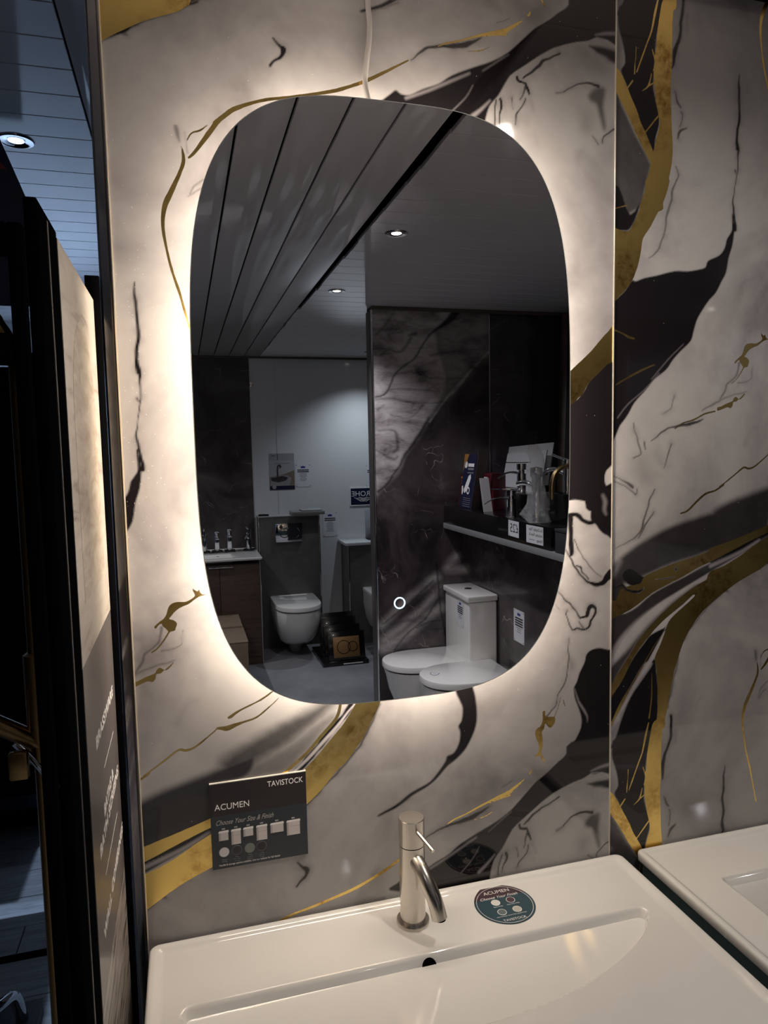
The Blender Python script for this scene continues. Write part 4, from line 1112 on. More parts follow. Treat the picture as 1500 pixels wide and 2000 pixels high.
# ------------------------------------------------------------------ round sticker on the deck
stk = thing('round_sticker', 'round dark teal finish sticker lying on the washbasin deck', 'sticker', (0.482, -0.070, DECK + 0.0002))
def petal(r, n=72, bump=0.0035):
    o = []
    for k in range(n):
        a = 2 * math.pi * k / n
        d = math.atan2(math.sin(a - math.radians(105)), math.cos(a - math.radians(105)))
        o.append(((r + bump * math.exp(-(d / 0.35) ** 2)) * math.cos(a), (r + bump * math.exp(-(d / 0.35) ** 2)) * math.sin(a)))
    return o
flat('backing', petal(0.0505), plain('sticker_teal', (0.045, 0.085, 0.105), 0.3), stk, 0, 0.0003)
top = [p for p in petal(0.0504, 144) if p[1] > 0.019]
flat('top_band', top, plain('sticker_plum', (0.075, 0.05, 0.06), 0.3), stk, 0.0003, 0.0001)
ring_plate('outline', 0, 0, 0.0462, 0.0469, WHITE_INK, stk, 0.0004, 0.0001, 64)
lettering('ACUMEN', 0.0115, WHITE_INK, stk, 0.0, 0.0335, 0.0004, 'CENTER', ext=0.00005)
lettering('Choose Your Finish', 0.0085, WHITE_INK, stk, -0.002, 0.0205, 0.0004, 'CENTER', 0.45, ext=0.00005)
for (a, b, c, cap) in ((-0.013, 0.0075, (0.78, 0.75, 0.72), 'Gloss White'), (0.014, 0.0075, (0.09, 0.06, 0.075), 'Matt Storm Grey'), (-0.013, -0.0175, (0.14, 0.19, 0.19), 'Matt Windsor Green'), (0.014, -0.0175, (0.52, 0.50, 0.46), 'Matt Laurel Green')):
    flat('swatch_rim', disc(a, b, 0.0076), WHITE_INK, stk, 0.0004, 0.00008)
    flat('swatch', disc(a, b, 0.0067), plain('swatch_%g_%g' % (a, b), c, 0.4), stk, 0.00048, 0.00008)
    lettering(cap, 0.0032, WHITE_INK, stk, a, b - 0.0105, 0.0004, 'CENTER', ext=0.00003)
lettering('TAVISTOCK', 0.0075, WHITE_INK, stk, 0, -0.0385, 0.0004, 'CENTER', ext=0.00005)

# ------------------------------------------------------------------ dark sign on the marble wall
SW, SH = 0.150, 0.138
sg = thing('product_sign', 'dark product sign with white lettering on the marble wall left of the tap', 'sign', matrix=face_matrix((0.0925, -0.0002, 1.0425), *FRONT))
flat('board', rect(-SW / 2, -SH / 2, SW / 2, SH / 2), plain('sign_navy', (0.022, 0.030, 0.040), 0.25), sg, 0, 0.0035)
flat('top_band', rect(-SW / 2 + 0.0003, SH / 2 - 0.052, SW / 2 - 0.0003, SH / 2 - 0.0003), plain('sign_brown', (0.020, 0.015, 0.016), 0.25), sg, 0.0035, 0.0001)
flat('top_edge', rect(-SW / 2, SH / 2, SW / 2, SH / 2 + 0.0012), plain('lit_edge_tone', (0.8, 0.78, 0.72), 0.3), sg, 0.0, 0.0036)  # light on the acrylic top edge, painted as a pale strip
zt_ = 0.0037
lettering('TAVISTOCK', 0.0128, WHITE_INK, sg, SW / 2 - 0.005, SH / 2 - 0.0125, zt_, 'RIGHT', sx=0.82, ext=0.0001)
lettering('ACUMEN', 0.0140, WHITE_INK, sg, -SW / 2 + 0.0065, SH / 2 - 0.0385, zt_, 'LEFT', sx=0.93, ext=0.0001)
lettering('Choose Your Size & Finish', 0.0115, plain('soft_ink', (0.4, 0.4, 0.4), 0.5), sg, -SW / 2 + 0.0065, 0.0055, zt_, 'LEFT', 0.5, sx=0.72, ext=0.0001)
CABW = plain('print_white', (0.60, 0.57, 0.56), 0.5)
CABS = plain('print_shade', (0.40, 0.38, 0.38), 0.5)
xs_ = (-0.0565, -0.0375, -0.0185, 0.0025, 0.0265, 0.0525)
dims = ((0.0145, 0.0150, '500'), (0.0145, 0.0240, '500'), (0.0150, 0.0140, '600'), (0.0165, 0.0240, '600'), (0.0205, 0.0155, '800'), (0.0210, 0.0240, '800'))
for cxp, (w, h, cap) in zip(xs_, dims):
    y1 = -0.0085
    flat('cabinet_print', rect(cxp - w / 2, y1 - h, cxp + w / 2, y1), CABW, sg, zt_, 0.0001)
    flat('cabinet_top_print', [(cxp - w / 2 - 0.0008, y1 - 0.0022), (cxp + w / 2 + 0.0008, y1 - 0.0022), (cxp + w / 2 + 0.0004, y1 + 0.0012), (cxp - w / 2 + 0.001, y1 + 0.0008)], WHITE_INK, sg, zt_ + 0.0001, 0.0001)
    flat('cabinet_side_print', [(cxp - w / 2, y1 - h + 0.001), (cxp - w / 2 + 0.003, y1 - h), (cxp - w / 2 + 0.003, y1 - 0.0022), (cxp - w / 2, y1 - 0.0022)], CABS, sg, zt_ + 0.0001, 0.0001)
    if h > 0.02:
        flat('drawer_line_print', rect(cxp - w / 2 + 0.003, y1 - 0.0095, cxp + w / 2, y1 - 0.0090), CABS, sg, zt_ + 0.0001, 0.0001)
    lettering(cap, 0.0034, WHITE_INK, sg, cxp, y1 + 0.0038, zt_, 'CENTER', ext=0.00004)
for cxp, c, cap in ((-0.0565, (0.66, 0.64, 0.68), 'Gloss\nWhite'), (-0.0370, (0.028, 0.03, 0.034), 'Matt\nWindsor\nGreen'), (-0.0170, (0.17, 0.19, 0.17), 'Matt\nLaurel\nGreen'), (0.0015, (0.018, 0.015, 0.018), 'Matt\nStorm\nGrey')):
    flat('swatch_rim', disc(cxp, -0.0425, 0.0080), INK_GREY, sg, zt_, 0.0001)
    flat('swatch', disc(cxp, -0.0425, 0.0075), plain('sw_%g' % cxp, c, 0.4), sg, zt_ + 0.0001, 0.0001)
    lettering(cap, 0.0033, INK_GREY, sg, cxp, -0.0565, zt_, 'CENTER', ext=0.00004)
lettering('Handle & storage options available, visit our website for full details', 0.0044, WHITE_INK, sg, -SW / 2 + 0.010, -SH / 2 + 0.0055, zt_, 'LEFT', sx=0.80, ext=0.00004)
# ------------------------------------------------------------------ left foreground: literature board, rack frame, brass shower
SLATE = plain('slate_print', (0.15, 0.135, 0.132), 0.28)
def picture(name, stops, scale, dist, axis=(1, 1, 1), rough=0.22):
    t = NT(name)
    nz = t.noise(scale, 6, 0.6, dist, t.coord(axis))
    return t.finish(t.pbr(t.ramp(nz.outputs['Fac'], stops), rough))
PIC_TOP = picture('pale_stone_picture', [(0.28, (0.34, 0.28, 0.24)), (0.42, (0.70, 0.63, 0.55)), (0.7, (0.82, 0.76, 0.67))], 5.0, 1.0, (1, 6, 1))
PIC_LOW = picture('grained_stone_picture', [(0.35, (0.10, 0.085, 0.08)), (0.5, (0.40, 0.35, 0.32)), (0.7, (0.50, 0.45, 0.41))], 9.0, 0.6, (1, 10, 2))
lb = thing('literature_board', 'tall display board with white lettering at the left wall end', 'display board', matrix=face_matrix((-0.1100, -0.163, 1.30), *TO_RIGHT))
hb = 0.149
box('panel', (-hb, -0.55, -0.012), (hb, 0.537, 0.0), BLACK, lb, 0.001)
flat('picture_top', rect(-hb + 0.001, 0.100, hb - 0.001, 0.536), PIC_TOP, lb, 0.0, 0.0004)
flat('slate_field', rect(-hb + 0.001, -0.285, hb - 0.001, 0.0995), SLATE, lb, 0.0, 0.0004)
flat('picture_low', rect(-hb + 0.001, -0.549, hb - 0.001, -0.2855), PIC_LOW, lb, 0.0, 0.0004)
arch = [(-0.10, 0.16)] + [(0.0 + 0.10 * math.cos(math.pi - math.pi * k / 16), 0.36 + 0.12 * math.sin(math.pi * k / 16)) for k in range(17)] + [(0.10, 0.16)]
flat('arch_picture', arch, picture('warm_stone_picture', [(0.3, (0.56, 0.46, 0.36)), (0.7, (0.84, 0.76, 0.64))], 14.0, 1.2, (1, 3, 1)), lb, 0.0004, 0.0002)
for txt, yy, xr, sz in (('BRASSWARE', -0.010, 0.118, 0.036), ('BATHS &', -0.109, 0.072, 0.036), ('BATH SCREENS', -0.132, 0.132, 0.036), ('WALL COVERINGS', -0.228, 0.152, 0.036)):
    o = lettering(txt, 0.020, WHITE_INK, lb, 0, yy, 0.0005, 'RIGHT', ext=0.0001, bold=0.0005)
    wdt = max(o.dimensions.x, 1e-3)
    tw = {'BRASSWARE': 0.197, 'BATHS &': 0.114, 'BATH SCREENS': 0.228, 'WALL COVERINGS': 0.255}[txt]
    co = np.empty(len(o.data.vertices) * 3, np.float32)
    o.data.vertices.foreach_get('co', co)
    co = co.reshape(-1, 3)
    co[:, 0] = xr + (co[:, 0] - co[:, 0].max()) * tw / (co[:, 0].max() - co[:, 0].min())
    o.data.vertices.foreach_set('co', co.ravel())
    o.data.update()
for yy, a, b in ((-0.063, -0.02, 0.10), (-0.178, -0.06, 0.093)):
    flat('rule_line', rect(a, yy - 0.0006, b, yy + 0.0006), WHITE_INK, lb, 0.0004, 0.0002)
# rack that the boards hang in
rk = thing('display_rack', 'black upright rack frame at the far left foreground', 'display rack', (-0.12, -0.36, 0.0))
box('stile', (-0.0010, -0.052, 0.02), (0.0102, 0.046, 1.842), BLACK_MATT, rk, 0.002)
box('stile_groove', (0.0100, -0.012, 0.02), (0.0112, -0.006, 1.835), DARKGREY, rk, 0.0004)
box('hinge_post', (0.0, 0.347, 0.02), (0.0192, 0.3545, 1.870), BLACK_MATT, rk, 0.001)
box('end_stile', (-0.013, -0.064, 0.02), (-0.0012, -0.050, 1.817), BLACK_MATT, rk, 0.002)
box('top_bar', (-0.40, -0.064, 1.791), (-0.0132, -0.050, 1.817), BLACK_MATT, rk, 0.002)
box('middle_bar', (-0.40, -0.064, 1.700), (-0.0132, -0.050, 1.726), BLACK_MATT, rk, 0.002)
box('foot', (-0.40, -0.075, 0.0), (0.006, 0.356, 0.02), BLACK_MATT, rk, 0.002)
# brass riser rail behind the rack
sh = thing('shower_riser', 'dark brass shower riser rail with slider clamp behind the black rack', 'shower rail', (-0.139, -0.385, 0.0))
tube('riser_pipe', catmull([(0, 0, 0.0), (0, 0, 0.9), (0, 0, 1.66), (-0.001, 0, 1.705), (-0.012, 0, 1.736), (-0.035, 0, 1.750), (-0.16, 0, 1.752)], 6), 0.0068, BRASS, sh, 16)
lathe('sleeve', [(0.0075, 1.335), (0.0108, 1.337), (0.0108, 1.440), (0.0075, 1.442)], BRASS, sh, 20)
tube('clamp_arm', [(0.006, -0.002, 1.352), (-0.055, -0.006, 1.392)], 0.0085, BRASS, sh, 14)
box('clamp_block', (-0.024, -0.022, 1.330), (-0.008, -0.012, 1.356), BRASS, sh, 0.002)
tube('hose', catmull([(-0.02, -0.004, 1.36), (0.006, -0.008, 1.325), (0.012, -0.006, 1.27), (0.013, -0.004, 1.0), (0.012, -0.004, 0.6)], 5), 0.0045, CHROME, sh, 10)
lathe('floor_flange', [(0.02, 0.0), (0.02, 0.006), (0.007, 0.010)], BRASS, sh, 20)
# room beyond the wall end
bn = thing('hanging_banner', 'dark navy hanging banner with a red corner at the upper left edge', 'banner', (-0.34, 0.60, 2.1))
v = [(-0.25, 0, 0.30), (0.0, 0, 0.19), (0.070, 0, 0.0), (0.12, 0, -0.16), (-0.25, 0, -0.16)]
loft('cloth', [[(x, 0.0, z) for x, _, z in v], [(x, 0.006, z) for x, _, z in v]], NAVY, bn)
v = [(-0.25, 0.20), (-0.02, 0.155), (0.014, 0.118), (-0.25, 0.135)]
loft('red_stripe', [[(x, -0.001, z) for x, z in v], [(x, -0.0001, z) for x, z in v]], plain('red_print', (0.30, 0.02, 0.02), 0.5), bn)
tube('cord', [(-0.1, 0.003, 0.255), (-0.1, 0.003, H - 2.1)], 0.0015, BLACK_MATT, bn, 8)
nc = thing('display_cabinet', 'dark navy cabinet with a white worktop beyond the wall end', 'cabinet', (-1.15, 2.45, 0.0))
box('carcass', (-0.6, -0.28, 0.1), (0.52, 0.28, 0.875), plain('navy_lacquer', (0.010, 0.014, 0.03), 0.3), nc, 0.002)
box('plinth', (-0.58, -0.24, 0.0), (0.5, 0.26, 0.1), BLACK_MATT, nc, 0.001)
box('worktop', (-0.62, -0.31, 0.875), (0.54, 0.3, 0.905), WHITE_GLOSS, nc, 0.003)
for s in (-0.59, -0.03):
    d = box('door', (s, -0.30, 0.12), (s + 0.54, -0.281, 0.86), plain('navy_lacquer', (0.01, 0.014, 0.03), 0.3), nc, 0.002)
    tube('handle', [(s + 0.44, -0.302, 0.55), (s + 0.44, -0.325, 0.55), (s + 0.44, -0.325, 0.75), (s + 0.44, -0.302, 0.75)], 0.006, CHROME, d, 8)
pl = thing('floor_plinth', 'low dark plinth with chrome pipe on the grey plank floor', 'plinth', (-0.62, 0.93, 0.0))
box('base', (-0.5, -0.10, 0.0), (0.16, 0.12, 0.05), DARKGREY, pl, 0.003)
tube('chrome_pipe', catmull([(0.12, 0.05, 0.05), (0.11, 0.02, 0.14), (0.09, -0.06, 0.18), (0.04, -0.10, 0.17)], 5), 0.016, CHROME, pl, 14)
box('slot', (-0.05, 0.38, 0.0), (0.28, 0.40, 0.012), BLACK_MATT, pl, 0.001)
dk = thing('dark_display_unit', 'tall black display unit in the gloom beyond the wall end', 'display unit', (-0.86, 1.75, 0.0))
for x in (-0.55, 0.33):
    box('upright', (x, -0.02, 0.0), (x + 0.04, 0.02, 1.95), BLACK_MATT, dk, 0.003)
box('back_panel', (-0.51, 0.0, 0.35), (0.33, 0.012, 1.94), BLACK_MATT, dk, 0.001)  # panel widened to hide the bright far wall and keep the gap dark
box('top_rail', (-0.55, -0.02, 1.95), (0.37, 0.02, 1.99), BLACK_MATT, dk, 0.003)

# ------------------------------------------------------------------ notices and signs (flat print on paper or board)
def crown(w, h):
    return [(-w / 2, -h / 2), (w / 2, -h / 2), (w / 2 * 1.1, h / 2 * 0.7), (w / 4, h * 0.05), (0, h / 2), (-w / 4, h * 0.05), (-w / 2 * 1.1, h / 2 * 0.7)]
def notice(label, mtx, w, h, lines, tail=True, group='printed notices', bold=2):
    t = thing('notice', label, 'notice', matrix=mtx, group=group)
    flat('sheet', rect(-w / 2, -h / 2, w / 2, h / 2), PAPER, t, 0.0, 0.0008)
    flat('crown_emblem', [(x, y + h * 0.38) for x, y in crown(w * 0.28, h * 0.11)], BLUE_INK, t, 0.0008, 0.0003)
    y = h * 0.24
    for k in range(lines):
        ww = w * (0.74 if k < bold else rng.uniform(0.28, 0.6)) / 2
        hh = h * (0.022 if k < bold else 0.011)
        flat('print_line', rect(-ww, y - hh, ww, y + hh), INK if k < bold else INK_GREY, t, 0.0008, 0.0003)
        y -= h * (0.075 if k < bold else 0.062)
    c = w * 0.1
    for sx in (-1, 1):
        for sy in (-1, 1):
            flat('corner_mark', [(sx * w * 0.46, sy * h * 0.47), (sx * (w * 0.46 - c), sy * h * 0.47), (sx * (w * 0.46 - c * 0.7), sy * (h * 0.47 - c * 0.25)), (sx * (w * 0.46 - c * 0.3), sy * (h * 0.47 - c * 0.3)), (sx * w * 0.46, sy * (h * 0.47 - c))], INK_GREY, t, 0.0008, 0.0003)
    return t
yw = Y_REAR + 0.001
notice('white notice with blue crown beside the tap poster on the white wall', face_matrix((0.975, yw, 1.41), *REAR), 0.132, 0.192, 8)
notice('white notice with blue crown right of the grey toilet boxing', face_matrix((1.195, yw, 0.985), *REAR), 0.128, 0.21, 9)
notice('white notice half hidden by the partition above the navy sign', face_matrix((1.585, yw, 1.39), *REAR), 0.135, 0.19, 7)
notice('small white notice on the dark half-height wall beside the toilets', face_matrix((HALFX - 0.0002, -2.226, 0.718), *TO_LEFT), 0.115, 0.165, 7, bold=4)

pt = thing('tap_poster', 'poster of a kitchen tap over a sink on the white wall', 'poster', matrix=face_matrix((0.797, yw, 1.447), *REAR))
flat('sheet', rect(-0.105, -0.152, 0.105, 0.152), plain('poster_grey', (0.36, 0.36, 0.37), 0.5), pt, 0, 0.001)
flat('tiles_print', rect(-0.104, -0.06, 0.104, 0.095), plain('poster_tile', (0.42, 0.42, 0.43), 0.5), pt, 0.001, 0.0002)
flat('worktop_print', [(-0.104, -0.115), (0.104, -0.115), (0.104, -0.045), (-0.02, -0.02), (-0.104, 0.01)], plain('poster_worktop', (0.22, 0.165, 0.13), 0.5), pt, 0.0012, 0.0002)
flat('sink_print', [(-0.06, -0.118), (0.098, -0.118), (0.098, -0.05), (0.02, -0.03), (-0.05, -0.035), (-0.08, -0.055)], plain('poster_sink', (0.33, 0.31, 0.31), 0.5), pt, 0.0014, 0.0002)
flat('dishes_print', [(0.09, -0.075), (0.03, -0.09), (-0.03, -0.075), (-0.05, -0.05), (0.0, -0.035), (0.05, -0.045), (0.095, -0.05)], plain('poster_dishes', (0.06, 0.04, 0.045), 0.5), pt, 0.0016, 0.0002)
flat('cloth_print', disc(0.068, -0.128, 0.017), plain('poster_cloth', (0.40, 0.38, 0.38), 0.5), pt, 0.0020, 0.0002)
flat('footer_print', rect(-0.104, -0.151, 0.104, -0.118), NAVY, pt, 0.0016, 0.0002)
flat('headline_print', rect(-0.075, 0.066, 0.06, 0.0715), INK_GREY, pt, 0.0012, 0.0002)
flat('logo_print', rect(0.055, 0.132, 0.085, 0.1365), INK, pt, 0.0012, 0.0002)
tp = [(0.035, -0.04, 0.003), (0.035, 0.035, 0.003), (0.030, 0.052, 0.003), (0.018, 0.056, 0.003), (0.010, 0.048, 0.003), (0.009, 0.035, 0.003)]
tube('tap_print', catmull(tp, 4), 0.0042, plain('poster_tap', (0.05, 0.03, 0.022), 0.5), pt, 8)

gs = thing('brand_sign', 'navy brand sign with white lettering and wave lines beside the partition', 'sign', matrix=face_matrix((1.500, yw, 1.214), *REAR))
flat('border', rect(-0.126, -0.079, 0.126, 0.079), WHITE_INK, gs, 0, 0.006)
flat('field', rect(-0.118, -0.071, 0.118, 0.071), NAVY, gs, 0.006, 0.0005)
lettering('GROHE', 0.063, WHITE_INK, gs, 0.005, 0.022, 0.0066, 'CENTER', ext=0.0003)
for k in range(4):
    wv = 0.085 - k * 0.017
    pts = [(0.005 + x * wv, -0.012 - k * 0.0095 - 0.0035 * math.cos(x * 9.0), 0.007) for x in np.linspace(-1, 1, 25)]
    tube('wave_line', pts, 0.0017, WHITE_INK, gs, 6)

# ------------------------------------------------------------------ taps for display (built once per kind, then copied)
def copy_tree(root, loc, label, rotz=0.0):
    r = root.copy()
    COL.objects.link(r)
    r.location = loc
    r.rotation_euler = (0, 0, rotz)
    r['label'] = label
    for ch in root.children:
        c = ch.copy()
        COL.objects.link(c)
        c.parent = r
        for g in ch.children:
            d = g.copy()
            COL.objects.link(d)
            d.parent = c
    return r
def display_tap(label, loc, h, kind, rotz=0.0, group=None, base=True):
    t = thing('display_tap', label, 'tap', loc, rotz, group)
    z = 0.0
    if base:
        box('display_base', (-0.042, -0.035, 0), (0.042, 0.035, 0.014), BLACK, t, 0.002); z = 0.014
    lathe('foot', [(0.024, z), (0.024, z + 0.006), (0.02, z + 0.008)], CHROME, t, 24)
    if kind == 'square':
        box('body', (-0.017, -0.017, z), (0.017, 0.017, z + h - 0.03), CHROME, t, 0.003)
        box('spout', (-0.014, 0.0, z + h - 0.075), (0.014, 0.12, z + h - 0.06), CHROME, t, 0.003)
        box('lever', (-0.018, -0.02, z + h - 0.028), (0.018, 0.06, z + h - 0.014), CHROME, t, 0.003)
    elif kind == 'round':
        lathe('body', [(0.0, z), (0.021, z), (0.019, z + h * 0.7), (0.022, z + h * 0.72), (0.022, z + h - 0.02), (0.0, z + h - 0.018)], CHROME, t, 28)
        tube('spout', catmull([(0, 0.01, z + h * 0.5), (0, 0.06, z + h * 0.62), (0, 0.10, z + h * 0.58), (0, 0.112, z + h * 0.48)], 5), 0.011, CHROME, t, 14)
        tube('lever', catmull([(0, -0.01, z + h - 0.022), (0, 0.03, z + h - 0.012), (0, 0.075, z + h + 0.004)], 4), [0.009, 0.007, 0.004] if False else 0.006, CHROME, t, 10)
    elif kind == 'waterfall':
        lathe('body', [(0.0, z), (0.026, z), (0.022, z + 0.006), (0.022, z + h * 0.62), (0.0, z + h * 0.62)], CHROME, t, 28)
        lathe('neck', [(0.0, z + h * 0.62), (0.015, z + h * 0.62), (0.015, z + h * 0.72), (0.023, z + h * 0.74), (0.023, z + h - 0.01), (0.0, z + h - 0.008)], CHROME, t, 28)
        rings = []
        for s in np.linspace(0, 1, 9):
            yy = 0.012 + 0.11 * s
            zz = z + h * 0.62 + 0.012 * math.sin(s * 2.6) - 0.03 * s * s
            w = 0.014 + 0.020 * math.sin(min(s * 1.5, 1.0) * math.pi / 2) - 0.012 * s * s
            rings.append([(w * math.cos(a), yy, zz + 0.006 * math.sin(a) * (1 - 0.5 * s)) for a in np.linspace(0, 2 * math.pi, 16, endpoint=False)])
        loft('spout', rings, CHROME, t)
        flat('lever', [(-0.020, -0.04), (0.020, -0.04), (0.024, 0.02), (0.016, 0.085), (0.0, 0.095), (-0.016, 0.085), (-0.024, 0.02)], CHROME, t, z + h - 0.006, 0.004)
    elif kind == 'arch':
        lathe('body', [(0.0, z), (0.027, z), (0.027, z + h * 0.45), (0.0, z + h * 0.45)], CHROME, t, 28)
        pts = [(0, 0.0, z + h * 0.45)] + [(0, 0.065 - 0.065 * math.cos(a), z + h * 0.66 + (h * 0.34) * math.sin(a)) for a in np.linspace(0, math.pi, 15)] + [(0, 0.13, z + h * 0.45)]
        tube('spout', pts, 0.0105, GOLDMETAL, t, 16)
        tube('lever', [(0.025, 0, z + h * 0.3), (0.06, 0, z + h * 0.34)], 0.006, CHROME, t, 10)
    return t

# ------------------------------------------------------------------ rear left: wooden vanity with taps, cardboard box
WALNUT = wood('walnut_veneer', (0.05, 0.030, 0.022), (0.12, 0.075, 0.054), 0.45, (1.5, 14, 14))
vu = thing('wooden_vanity', 'brown wood vanity unit with white top in front of the dark marble', 'vanity unit', (0.13, -4.68, 0.0))
box('carcass', (-0.40, -0.30, 0.06), (0.397, 0.25, 0.775), WALNUT, vu, 0.001)
box('plinth', (-0.39, -0.28, 0.0), (0.397, 0.262, 0.06), WALNUT, vu, 0.001)
box('end_edge', (0.397, -0.30, 0.0), (0.402, 0.268, 0.79), plain('pale_edge', (0.35, 0.33, 0.32), 0.3), vu, 0.0006)
for a, b in ((-0.398, 0.0985), (0.1015, 0.396)):
    d = box('door', (a, 0.2505, 0.062), (b, 0.270, 0.768), WALNUT, vu, 0.0015)
box('finger_pull', (0.02, 0.2702, 0.758), (0.20, 0.282, 0.766), CHROME, vu, 0.001)
me3, _, _ = basin_mesh(-0.41, 0.418, 0.29, -0.305, 0.826, [(-0.33, 0.2), (0.2, 0.2), (0.23, 0.14), (0.2, -0.02), (-0.33, -0.02)], 0.08, 1.2)
basin_obj('basin_top', me3, vu)
lathe('overflow', [(0.0, 0.0), (0.012, 0.0)], BLACK_MATT, vu, 16, (0.098, 0.10, 0.822))
tapA = display_tap('chrome display tap on the wooden vanity, leftmost and darkest', (0.137, -4.83, 0.8225), 0.18, 'round', 0.0, 'taps standing on the wooden vanity')
display_tap('chrome display tap with square body on the wooden vanity', (0.236, -4.83, 0.8225), 0.175, 'square', 0.0, 'taps standing on the wooden vanity')
display_tap('tall slim chrome display tap, third along on the wooden vanity', (0.334, -4.83, 0.8225), 0.19, 'square', 0.0, 'taps standing on the wooden vanity')
copy_tree(tapA, (0.487, -4.83, 0.8225), 'chrome display tap at the right end of the wooden vanity', 0.3)

CARD = stone('brown_card', (0.15, 0.105, 0.07), (0.19, 0.135, 0.09), 0.75, 20.0)
cb = thing('cardboard_box', 'closed brown cardboard box on the floor before the wooden vanity', 'box', (0.02, -3.99, 0.0))
box('carton', (-0.33, -0.40, 0.0), (0.334, 0.41, 0.400), CARD, cb, 0.003)
box('flap', (-0.33, -0.40, 0.4005), (0.334, 0.002, 0.405), CARD, cb, 0.001)
box('flap', (-0.33, 0.006, 0.4005), (0.336, 0.412, 0.405), CARD, cb, 0.001)
flat('tape', rect(-0.33, -0.02, 0.334, 0.028), plain('parcel_tape', (0.11, 0.08, 0.055), 0.3), cb, 0.4052, 0.0004)
for k in range(4):
    flat('stamp_print', rect(0.02 + k * 0.012, -0.15 + k * 0.004, 0.026 + k * 0.012, -0.03), INK, cb, 0.4052, 0.0004)

# ------------------------------------------------------------------ toilets
def lid_rings(w, l, z0, z1, y0=0.0, pw=2.2, slope=0.0):
    R = []
    for dz, d in ((0.0, 0.004), (0.004, 0.0), (z1 - z0 - 0.007, 0.0), (z1 - z0 - 0.002, 0.0025), (z1 - z0, 0.007)):
        R.append([(x * (1 - 2 * d / w), y0 + d * 0.5 + (y - y0) * (1 - 1.5 * d / l), z0 + dz) for x, y in dshape(w, l, y0=y0, pw=pw)])
    return R
def pan_rings(levels, pw=2.2):
    return [[(x, y, z) for x, y in dshape(w, l, y0=yy, pw=pw)] for (w, l, z, yy) in levels]

BX = 0.82
bxu = thing('toilet_boxing', 'grey stone-look boxing with chrome flush plate behind the wall-hung toilet', 'boxing', (BX, -4.91, 0.0))
GREYSTONE = stone('grey_stone_laminate', (0.085, 0.078, 0.072), (0.135, 0.125, 0.118), 0.4, 7.0)
box('front_panel', (-0.247, -0.085, 0.0), (0.249, 0.09, 1.083), GREYSTONE, bxu, 0.0015)
box('top_cap', (-0.25, -0.085, 1.083), (0.252, 0.092, 1.092), plain('pale_cap', (0.42, 0.42, 0.43), 0.3), bxu, 0.001)
for s in (-0.2485, 0.2490):
    box('corner_trim', (s - 0.004, 0.086, 0.0), (s + 0.004, 0.0935, 1.085), CHROME, bxu, 0.001)
fp = box('flush_plate', (-0.117, 0.0905, 0.876), (0.100, 0.102, 1.030), CHROME, bxu, 0.004)
for cx_, r_ in ((-0.045, 0.042), (0.03, 0.055)):
    o = ring_plate('button', cx_, 0.952, r_ - 0.006, r_, CHROME, fp, 0.0, 0.003)
    o.matrix_local = face_matrix((0, 0.102, 0), (-1, 0, 0), (0, 0, 1)) @ Matrix.Diagonal((-1, 1, 1, 1))
ss = thing('sample_slab', 'grey flat sample slab lying on top of the toilet boxing', 'slab', (0.985, -4.88, 1.0925))
box('slab', (-0.14, -0.09, 0.0), (0.128, 0.085, 0.028), plain('slab_grey', (0.24, 0.235, 0.23), 0.4), ss, 0.003)
box('upper_slab', (-0.06, -0.08, 0.0285), (0.11, 0.07, 0.040), plain('slab_pale', (0.36, 0.36, 0.35), 0.4), ss, 0.003)
bt = thing('remote_control', 'small black remote lying at the left end of the toilet boxing', 'remote', (0.615, -4.87, 1.0925))
box('case', (-0.04, -0.015, 0), (0.045, 0.015, 0.014), BLACK, bt, 0.004)
box('keys', (-0.03, -0.009, 0.0141), (0.02, 0.009, 0.0155), DARKGREY, bt, 0.0005)

wc = thing('wall_hung_toilet', 'white wall-hung toilet with closed lid on the grey boxing', 'toilet', (BX, -4.8195, 0.0))
loft('pan', pan_rings([(0.12, 0.16, 0.075, 0.0), (0.22, 0.28, 0.085, 0.0), (0.275, 0.38, 0.13, 0.0), (0.315, 0.46, 0.20, 0.0), (0.345, 0.515, 0.29, 0.0), (0.355, 0.53, 0.385, 0.0), (0.350, 0.525, 0.392, 0.0)]), CERAMIC, wc)
loft('lid_gap', pan_rings([(0.33, 0.50, 0.392, 0.01), (0.33, 0.50, 0.401, 0.01)]), BLACK_MATT, wc)
ld_ = loft('seat_lid', lid_rings(0.362, 0.545, 0.401, 0.437), CERAMIC, wc)
box('hinge_bar', (-0.115, 0.05, 0.4375), (0.115, 0.068, 0.447), CERAMIC, ld_, 0.002)
tube('waste_pipe', [(0.0, 0.16, 0.08), (0.0, 0.14, 0.03), (0.0, 0.03, 0.03)], 0.045, plain('white_pipe', (0.5, 0.5, 0.5), 0.3), wc, 16)

